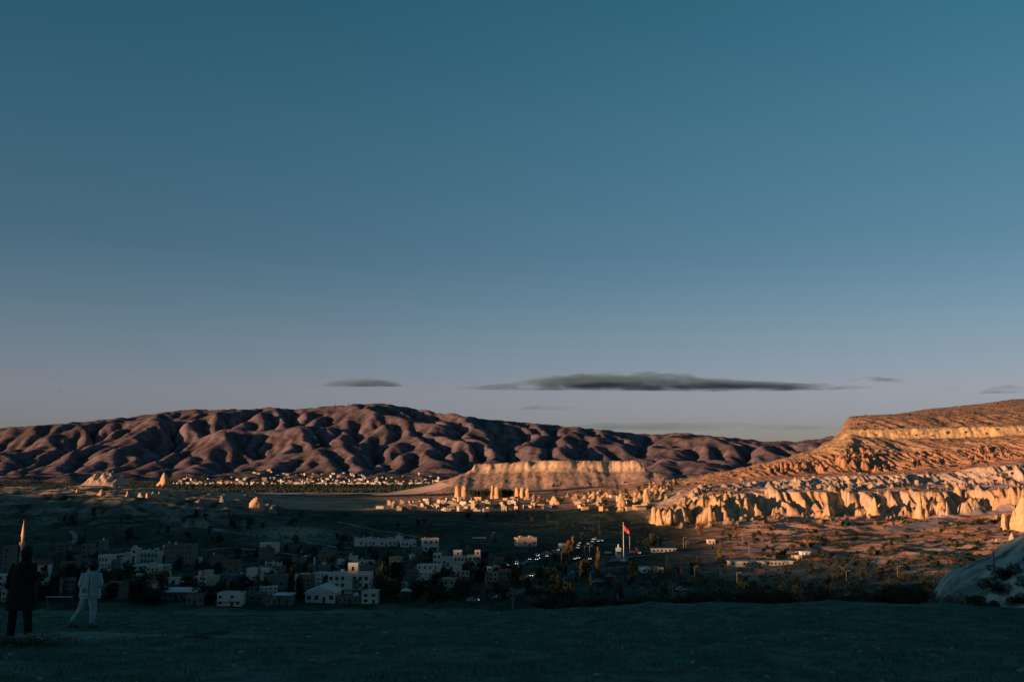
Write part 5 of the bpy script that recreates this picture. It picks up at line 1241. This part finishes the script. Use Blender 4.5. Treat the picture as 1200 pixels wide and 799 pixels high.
# ------------------------------------------------------------------ cars with their lamps on
def car_proto(col, key, lit):
    m = mat('car_paint_' + key, col, rough=.35, scale=1, var=.03, spec=.5)
    lp = mat('headlight_glow' if lit else 'headlight_off', (.8, .75, .7), rough=.3, emit=((1, .86, .7), 1.6) if lit else None)
    o = empty('car', (0, 0, 0), 'x', 'car')
    b = MB(); prof = [(-2.1, .35), (-2.15, .75), (-1.95, .95), (1.2, 1.0), (2.0, .85), (2.15, .6), (2.1, .35)]
    n = len(prof); vs = [(x, -.85, z) for x, z in prof] + [(x, .85, z) for x, z in prof]; fs = [tuple(range(n - 1, -1, -1)), tuple(range(n, 2 * n))] + [(i, (i + 1) % n, n + (i + 1) % n, n + i) for i in range(n)]
    b.add(vs, fs); b.build('body', m, o)
    b = MB(); b.add([(-1.6, -.78, .97), (1.0, -.78, 1.0), (1.0, .78, 1.0), (-1.6, .78, .97), (-1.1, -.62, 1.45), (.35, -.62, 1.45), (.35, .62, 1.45), (-1.1, .62, 1.45)], [(0, 1, 5, 4), (1, 2, 6, 5), (2, 3, 7, 6), (3, 0, 4, 7), (4, 5, 6, 7)]); cb = b.build('cabin', M['window_glass'], o)
    b = MB(); b.box(-1.12, .37, -.64, .64, 1.452, 1.5); b.build('roof', m, cb)
    for x in (-1.35, 1.35):
        for y in (-.8, .8):
            b = MB(); b.lathe([(.33, -.1), (.33, .1)], 10); w = b.build('wheel', M['dark_metal'], o); w.rotation_euler = (math.pi / 2, 0, 0); w.location = (x, y, .33)
    for y in (-.6, .6):
        b = MB(); b.box(2.05, 2.19, y - .16, y + .16, .6, .8); b.build('headlight', lp, o)
    return o
CARP = [car_proto((.22, .24, .25), 'white', True), car_proto((.25, .27, .27), 'silver', False), car_proto((.05, .05, .06), 'black', True), car_proto((.2, .03, .03), 'red', False)]
CN = ['pale car', 'silver car', 'black car', 'dark red car']; CARS = []
def car_at(px, py, k, label, rz, group=None):
    g = G(px, py); g.z += .33; c = copy_thing(CARP[k], g, CN[k] + ' ' + label, group, rz)
    if group is None and 'group' in c: del c['group']
FR = -math.pi / 2
for a in [(617, 678, 2, 'with lit headlights on the near road, lower left of the first pair', FR - .3), (624, 676, 0, 'with lit headlights on the near road, second of the first pair', FR - .3), (633, 674.5, 2, 'with lit headlights leading the second pair on the near road', FR - .3), (638, 673.5, 0, 'with lit headlights closing the second pair on the near road', FR - .3),
          (673, 656, 0, 'with lit headlights by the slim gold poplar, left one', FR + .1), (677, 655, 2, 'with lit headlights by the slim gold poplar, right one', FR + .1), (691, 656, 0, 'with lit headlights under the lamp post left of the tall poplar', FR), (652, 669, 1, 'crossing dimly on the dark road below the car road', .4), (636, 667, 1, 'parked dimly on the verge left of the dark road', .2),
          (713, 649, 1, 'waiting left of the flagpole at the junction', .3), (749, 649, 0, 'beside the reddish-brown tree at the junction', FR), (742, 648, 1, 'just right of the flagpole base', .3), (767, 668, 1, 'between the two huts at the road bend', .6), (715, 677, 1, 'in the dark lot below the junction', .2), (701, 683, 1, 'further down in the dark lot below the junction', .4),
          (587, 702, 1, 'close behind the rim, left of the second near car', .2), (593, 700, 1, 'close behind the rim, right of the first near car', .2), (554, 706, 0, 'nearest the rim in the dark middle', .3), (448, 698, 1, 'parked right of the hotel annex', .2), (462, 699, 0, 'standing in the lane right of the hotel trees', FR),
          (798, 693, 1, 'glinting below the brush at the rim posts', .1), (936, 648, 1, 'on the dry ground left of the bright low hut', .3)]:
    car_at(*a)
road = [(603, 661), (613, 658.5), (622, 656), (632, 653), (641, 650), (650, 647.5), (660, 645), (671, 642), (681, 639), (690, 636.5), (698, 633.5), (706, 631)]
rs = random.Random(2)
for i in range(34):
    t = rs.uniform(0, len(road) - 1.01); k = int(t); a = t - k
    px = road[k][0] * (1 - a) + road[k + 1][0] * a; py = road[k][1] * (1 - a) + road[k + 1][1] * a + rs.uniform(-2.5, 3)
    kk = rs.choice([0, 2, 1]); car_at(px, py, kk, 'in the glinting line of cars along the far car road, %s part' % ['lower left', 'middle', 'upper right'][min(2, int(t / 3.7))], FR + rs.uniform(-.4, .4), 'cars strung along the far car road')
for i in range(9):
    car_at(rs.uniform(575, 615), rs.uniform(658, 676), rs.choice([0, 1]), 'parked in the dark below the lower white row', FR + rs.uniform(-.5, .5), 'cars parked below the lower white row')
for p_ in CARP:
    for ch in list(p_.children):
        for g_ in list(ch.children): bpy.data.objects.remove(g_)
        bpy.data.objects.remove(ch)
    bpy.data.objects.remove(p_)

# ------------------------------------------------------------------ foreground: railing, stones, grass
o = empty('metal_railing', (0, 0, 0), 'low grey metal railing left of the walking figure at the plateau edge', 'railing')
Yr = 33.5; x0 = uof(63) * Yr; x1 = uof(93) * Yr; zt = P(78, 699, Yr).z
q = MB(); q.tube([(x0, Yr, zt), (x1, Yr, zt)], .018, 6); q.build('rail', M['pale_metal'], o)
for k in range(4): x = x0 + (x1 - x0) * k / 3; q = MB(); q.tube([(x, Yr, zt - .7), (x, Yr, zt - .01)], .01, 5); q.build('post', M['dark_metal'], o)
q = MB(); q.tube([(x0 + .02, Yr - .05, zt), (x0 + .25, Yr - .3, zt - .42)], .012, 5); q.build('brace', M['grey_plaster'], o)
nr = np.random.RandomState(12); N = 52000
gy_ = nr.uniform(0, 1, N) ** .8 * 22 + 9.5; gx_ = nr.uniform(-.56, .56, N) * gy_
dn = fbm(gx_ / 1.3, gy_ / 1.6, 3, 401); path_ = np.clip(bumpw(gx_, -8.6, 2.9) * bumpw(gy_, 21.6, 1.3) * 1.8, 0, 1)
keep = (dn + nr.uniform(-.25, .25, N) > -.05) & (nr.rand(N) > path_); gx_ = gx_[keep]; gy_ = gy_[keep]; gz_ = plat_z(gx_, gy_); n = len(gx_)
hh = nr.uniform(.03, .085, n) * (1 + np.clip(dn[keep], 0, 1) * 1.2); ww = nr.uniform(.006, .016, n); an = nr.uniform(0, 3.14, n); le = nr.uniform(-.6, .6, n) * hh
A = np.stack([gx_ - ww * np.cos(an), gy_ - ww * np.sin(an), gz_ - .005], 1); B = np.stack([gx_ + ww * np.cos(an), gy_ + ww * np.sin(an), gz_ - .005], 1); T = np.stack([gx_ + le, gy_ + le * .3, gz_ + hh], 1)
vs = np.stack([A, B, T], 1).reshape(-1); me = bpy.data.meshes.new('grass'); me.vertices.add(n * 3); me.vertices.foreach_set('co', vs.astype(np.float32)); me.loops.add(n * 3); me.loops.foreach_set('vertex_index', np.arange(n * 3, dtype=np.int32)); me.polygons.add(n); me.polygons.foreach_set('loop_start', np.arange(n, dtype=np.int32) * 3); me.update(calc_edges=True)
me.materials.append(mat('dry_grass', (0.048, 0.12, 0.095), rough=.9, scale=1.2, var=.4, spec=.1)); o = put_mesh('grass', me); tag(o, 'short dark grass covering the plateau', 'grass', kind='stuff')
mb = MB()
for k in range(260):
    y = nr.uniform(10, 31); x = nr.uniform(-.55, .55) * y; r = nr.uniform(.015, .05); z = float(plat_z(x, y))
    mb.lathe([(r * .7, z - .01), (r, z + r * .4), (r * .6, z + r * .9), (r * .1, z + r)], 6, x, y, sx=nr.uniform(.7, 1.4))
o = mb.build('pebbles', mat('pebble_stone', (.2, .21, .2), rough=.95)); tag(o, 'small pale pebbles strewn over the dark plateau grass', 'pebbles', kind='stuff')
# weeds on the worn lip at the left
for i, (px, py, w, h, lab) in enumerate([(20, 757, 2.2, .34, 'dark weed clump at the left edge below the standing figure'), (42, 760, 1.5, .26, 'dark weed clump at the broken lip of the path'), (230, 748, 1.6, .16, 'low dark weed patch at the right end of the pale path')]):
    Yv = {0: 17.5, 1: 18.2, 2: 20.5}[i]; x = uof(px, py) * Yv; plant_tree(Vector((x, Yv, float(plat_z(x, Yv)) - .02)), h, w, 'shrub', 'dark_leaves', lab, cat='weeds', name='weed_clump', seed=85 + i, n=1800, leaf=.03)
# ------------------------------------------------------------------ the two people
def skin_mesh(name, nodes, edges, radii, m, parent, root=0, sub=2):
    me = bpy.data.meshes.new(name); me.from_pydata([Vector(v) for v in nodes], edges, []); o = bpy.data.objects.new(name + '_rig', me); C.objects.link(o)
    sk = o.modifiers.new('skin', 'SKIN'); sk.use_smooth_shade = True
    for i, r in enumerate(radii):
        d = me.skin_vertices[0].data[i]; d.radius = r if isinstance(r, tuple) else (r, r); d.use_root = (i == root)
    ss = o.modifiers.new('sub', 'SUBSURF'); ss.levels = sub; ss.render_levels = sub
    dg = bpy.context.evaluated_depsgraph_get(); dg.update(); nm = bpy.data.meshes.new_from_object(o.evaluated_get(dg)); nm.name = name
    bpy.data.objects.remove(o); nm.materials.clear(); nm.materials.append(m)
    return put_mesh(name, nm, parent)
SK = mat('skin', (.13, .095, .08), rough=.6, scale=8, var=.08)
def figure(parent, J, height):
    # J: joints; one continuous body with feet and five-fingered hands
    n = []; e = []; r = []
    def add(p, rad, prev=None):
        n.append(p); r.append(rad); i = len(n) - 1
        if prev is not None: e.append((prev, i))
        return i
    pel = add(J['pelvis'], (.15, .11)); sp = add(J['waist'], (.13, .10), pel); ch = add(J['chest'], (.16, .12), sp); nk = add(J['neck'], .055, ch)
    h1 = add(J['head_low'], (.075, .085), nk); h2 = add(J['head'], (.085, .10), h1); h3 = add(J['head_top'], (.06, .07), h2)
    for s in ('l', 'r'):
        hp = add(J['hip_' + s], .09, pel); kn = add(J['knee_' + s], .06, hp); an = add(J['ankle_' + s], .04, kn); add(J['toe_' + s], .035, an)
        sh = add(J['shoulder_' + s], .06, ch); el = add(J['elbow_' + s], .042, sh); wr = add(J['wrist_' + s], .027, el)
        W = Vector(J['wrist_' + s]); d = (W - Vector(J['elbow_' + s])).normalized(); up = Vector(J.get('palm_up_' + s, (0, 0, 1))); sd_ = d.cross(up).normalized(); up = sd_.cross(d).normalized()
        pm = add(tuple(W + d * .06), (.036, .018), wr)
        for k, (off, L) in enumerate([(-.03, .066), (-.01, .078), (.01, .073), (.03, .055)]):
            b = W + d * .095 + sd_ * off; q1 = add(tuple(b), .0095, pm); q2 = add(tuple(b + d * L * .55 - up * .012), .0088, q1); add(tuple(b + d * L * .95 - up * .036), .007, q2)
        t1 = W + d * .035 + sd_ * -.042; q1 = add(tuple(t1), .011, pm); add(tuple(t1 + d * .035 + sd_ * -.018 - up * .012), .009, q1)
    b = skin_mesh('body', n, e, r, SK, parent); return b
def face(parent, head, fwd, m_eye):
    H = Vector(head); f = Vector(fwd).normalized(); s = f.cross(Vector((0, 0, 1))).normalized()
    mb = MB()
    nose = H + f * .10 + Vector((0, 0, -.015)); mb.add([nose + f * .022 - Vector((0, 0, .012)), nose + Vector((0, 0, .03)) - f * .008, nose + s * .016 - Vector((0, 0, .016)) - f * .01, nose - s * .016 - Vector((0, 0, .016)) - f * .01], [(0, 1, 2), (0, 3, 1), (0, 2, 3), (1, 3, 2)])
    mo = H + f * .095 + Vector((0, 0, -.06)); mb.tube([mo - s * .022, mo + f * .006, mo + s * .022], .006, 6)
    for k in (-1, 1): c = H + s * .088 * k; mb.lathe([(.012, c.z - .03), (.018, c.z), (.012, c.z + .028)], 8, c.x, c.y)
    mb.build('face_features', SK, parent)
    for k in (-1, 1): c = H + f * .088 + s * .032 * k + Vector((0, 0, .012)); q = MB(); q.lathe([(.002, c.z - .01), (.012, c.z), (.002, c.z + .01)], 8, c.x, c.y); q.build('eye', m_eye, parent)
def loft(rings, n=20, quilt=0.0, fold=0.0, seed=0):
    # rings: (centre, half width x, half depth y)
    mb = MB(); vs = []; fs = []; rs = random.Random(seed)
    R = []
    for i in range(len(rings) - 1):
        for k in range(4 if i < len(rings) - 2 else 5):
            t = k / 4; a, b = rings[i], rings[i + 1]; R.append(([a[0][j] * (1 - t) + b[0][j] * t for j in range(3)], a[1] * (1 - t) + b[1] * t, a[2] * (1 - t) + b[2] * t))
    for i, (c, w, d) in enumerate(R):
        q = 1 + quilt * (0.5 - abs(math.sin(i * math.pi / 2 * .5)) * 1.0)
        for k in range(n):
            a = 2 * math.pi * k / n; f = 1 + fold * math.sin(3 * a + i * .9 + seed) + fold * .7 * math.sin(5 * a - i * 1.3)
            vs.append((c[0] + w * q * f * math.cos(a), c[1] + d * q * f * math.sin(a), c[2]))
    for j in range(len(R) - 1):
        for k in range(n): k2 = (k + 1) % n; fs.append((j * n + k, j * n + k2, (j + 1) * n + k2, (j + 1) * n + k))
    mb.add(vs, fs); return mb
def shoe(parent, ankle, dirv, m):
    a = Vector(ankle); d = Vector(dirv); d.z = 0; d.normalize(); base = a - Vector((0, 0, a.z)) if False else a
    mb = MB(); mb.tube([a - d * .07 + Vector((0, 0, -.035)), a + Vector((0, 0, -.03)), a + d * .09 + Vector((0, 0, -.045)), a + d * .19 + Vector((0, 0, -.055))], [(.05, .05), (.058, .06), (.055, .046), (.036, .028)], 10)
    mb.build('shoe', m, parent, True)
EYE = mat('eye', (.02, .02, .02), rough=.2); HAIR = mat('hair', (.012, .010, .009), rough=.6, scale=30, var=.4, bump=.004)
JK = mat('puffer_cloth', (.22, .33, .34), rough=.6, scale=6, var=.12, bump=.01); PT = mat('light_trousers', (.18, .34, .36), rough=.8, scale=5, var=.15, bump=.01)
DK = mat('black_cloth', (.006, .009, .009), rough=.9, scale=6, var=.3, bump=.01); SH = mat('dark_shoe', (.02, .02, .022), rough=.5)
# walking figure in the pale jacket
Yp = 27.0; pz_ = float(plat_z(uof(97, 727) * Yp, Yp)); gp = Vector((uof(97, 727) * Yp, Yp, pz_))
wp = empty('person', gp, 'person in pale hooded puffer jacket and light trousers walking, hand in pocket', 'person')
J = dict(pelvis=(.13, 0, .93), waist=(.15, 0, 1.08), chest=(.17, 0, 1.30), neck=(.19, 0, 1.47), head_low=(.205, -.01, 1.55), head=(.22, -.01, 1.62), head_top=(.22, 0, 1.69),
         hip_l=(.06, .03, .86), knee_l=(-.07, .02, .50), ankle_l=(-.30, .04, .12), toe_l=(-.18, .02, .03),
         hip_r=(.21, -.03, .86), knee_r=(.28, -.06, .48), ankle_r=(.26, -.05, .09), toe_r=(.40, -.07, .03),
         shoulder_l=(.01, -.02, 1.40), elbow_l=(-.07, -.06, 1.12), wrist_l=(.03, -.07, .97), palm_up_l=(0, -1, 0), shoulder_r=(.33, .0, 1.40), elbow_r=(.40, .0, 1.13), wrist_r=(.26, -.05, .97), palm_up_r=(0, -1, 0))
figure(wp, J, 1.7); face(wp, J['head'], (.75, .5, -.1), EYE)
jb = loft([((.155, 0, .77), .27, .19), ((.155, 0, .84), .285, .20), ((.15, 0, 1.0), .265, .19), ((.16, 0, 1.2), .255, .18), ((.17, 0, 1.36), .235, .165), ((.18, 0, 1.43), .17, .13), ((.19, 0, 1.48), .085, .085)], quilt=.05, fold=.012, seed=1)
for S, E, W in (('shoulder_l', 'elbow_l', 'wrist_l'), ('shoulder_r', 'elbow_r', 'wrist_r')):
    a, b, c = Vector(J[S]), Vector(J[E]), Vector(J[W]); pts = []; rad = []
    for k in range(9): t = k / 8; pts.append(a.lerp(b, t)); rad.append(.098 - .012 * t + (.008 if k % 2 else 0))
    for k in range(1, 9): t = k / 8; pts.append(b.lerp(c, t)); rad.append(.086 - .028 * t + (.007 if k % 2 else 0))
    jb.tube(pts, rad, 12)
jb.build('jacket', JK, wp, True)
q = MB(); q.tube([(.02, .04, 1.40), (.06, .10, 1.49), (.18, .13, 1.52), (.30, .10, 1.49), (.33, .03, 1.42)], [.03, .06, .07, .06, .03], 10); q.build('hood', JK, wp, True)
q = MB(); q.box(.03, .10, -.235, -.205, .93, 1.04); q.build('pocket', mat('pocket_shadow_cloth', (.12, .17, .18), rough=.8), wp)
q = MB(); q.tube([(.19, -.19, .80), (.19, -.195, 1.0), (.19, -.185, 1.2), (.19, -.15, 1.4)], .008, 6); q.build('zip', DK, wp)
tb = MB()
for s in ('l', 'r'):
    a, b, c = Vector(J['hip_' + s]) + Vector((0, 0, .04)), Vector(J['knee_' + s]), Vector(J['ankle_' + s]) + Vector((0, 0, .04)); pts = []; rad = []
    for k in range(7): t = k / 6; pts.append(a.lerp(b, t)); rad.append(.128 - .04 * t + .004 * math.sin(k * 2.3))
    for k in range(1, 8): t = k / 7; pts.append(b.lerp(c, t)); rad.append(.088 - .022 * t + .005 * math.sin(k * 3.1))
    tb.tube(pts, rad, 14)
tb.build('trousers', PT, wp, True)
shoe(wp, (-.30, .04, .09), (1, -.2, 0), SH); shoe(wp, (.26, -.05, .075), (1, -.15, 0), SH)
hm_ = MB(); vs = []; fs = []
for j in range(9):
    t = j / 8 * math.pi
    for k in range(14): a = 2 * math.pi * k / 14; rr = 1 + .09 * math.sin(5 * a + j * 1.7) * math.sin(t); vs.append((.212 + .136 * rr * math.sin(t) * math.cos(a), -.012 + .140 * rr * math.sin(t) * math.sin(a), 1.635 + .14 * math.cos(t) - (.03 if j > 5 else 0)))
for j in range(8):
    for k in range(14): k2 = (k + 1) % 14; fs.append((j * 14 + k, (j + 1) * 14 + k, (j + 1) * 14 + k2, j * 14 + k2))
hm_.add(vs, fs); hm_.build('hair', HAIR, wp, True)
# standing figure in the long dark coat, arm held out
Yq = 21.6; zq = float(plat_z(uof(23, 738) * Yq, Yq)); gq = Vector((uof(23, 738) * Yq, Yq, zq))
dp = empty('person', gq, 'person in long black coat standing at far left, one arm held out', 'person')
J = dict(pelvis=(.0, 0, .98), waist=(.0, 0, 1.14), chest=(.03, 0, 1.38), neck=(.05, 0, 1.55), head_low=(.06, -.01, 1.63), head=(.065, -.01, 1.71), head_top=(.065, 0, 1.79),
         hip_l=(-.10, 0, .92), knee_l=(-.15, -.03, .52), ankle_l=(-.20, .02, .10), toe_l=(-.27, -.10, .03), hip_r=(.10, 0, .92), knee_r=(.15, -.02, .52), ankle_r=(.18, .0, .10), toe_r=(.27, -.10, .03),
         shoulder_l=(-.16, 0, 1.48), elbow_l=(-.26, -.04, 1.20), wrist_l=(-.24, -.12, .96), palm_up_l=(0, -1, 0), shoulder_r=(.20, 0, 1.48), elbow_r=(.26, -.10, 1.24), wrist_r=(.45, -.16, 1.31), palm_up_r=(0, 0, 1))
figure(dp, J, 1.8); face(dp, J['head'], (.25, .95, 0), EYE)
cb = loft([((.0, 0, .55), .33, .24), ((.0, 0, .65), .335, .24), ((.0, 0, .9), .30, .22), ((.0, 0, 1.12), .265, .19), ((.02, 0, 1.32), .265, .19), ((.03, 0, 1.47), .215, .15), ((.045, 0, 1.54), .12, .10), ((.05, 0, 1.60), .075, .075)], fold=.02, seed=4)
for S, E, W in (('shoulder_l', 'elbow_l', 'wrist_l'), ('shoulder_r', 'elbow_r', 'wrist_r')):
    a, b, c = Vector(J[S]), Vector(J[E]), Vector(J[W]); pts = [a, a.lerp(b, .5), b, b.lerp(c, .5), b.lerp(c, .92)]; cb.tube(pts, [.088, .08, .07, .062, .052], 12)
cb.build('coat', DK, dp, True)
q = loft([((.06, .0, 1.58), .085, .09), ((.058, -.005, 1.66), .115, .12), ((.062, -.005, 1.75), .118, .122), ((.066, 0, 1.83), .085, .09), ((.068, 0, 1.88), .02, .02)], 16, fold=.02, seed=2); q.build('hood', DK, dp, True)
tb = MB()
for s in ('l', 'r'):
    a, b, c = Vector(J['hip_' + s]), Vector(J['knee_' + s]), Vector(J['ankle_' + s]) + Vector((0, 0, -.05)); tb.tube([a, a.lerp(b, .5), b, b.lerp(c, .5), c], [.12, .105, .09, .085, .08], 14)
tb.build('trousers', DK, dp, True)
shoe(dp, (-.20, .02, .075), (-.4, -1, 0), SH); shoe(dp, (.18, 0, .075), (.5, -1, 0), mat('pale_sole_shoe', (.10, .11, .11), rough=.6))
hd = Vector(J['wrist_r']) + Vector((.10, -.02, .055)); q = MB(); q.box(hd.x - .035, hd.x + .04, hd.y - .006, hd.y + .006, hd.z - .01, hd.z + .12)
ph = q.build('phone', mat('phone_black', (.01, .01, .01), rough=.3)); ph.location = gq; tag(ph, 'dark phone held in the outstretched hand of the black-coated person', 'phone')
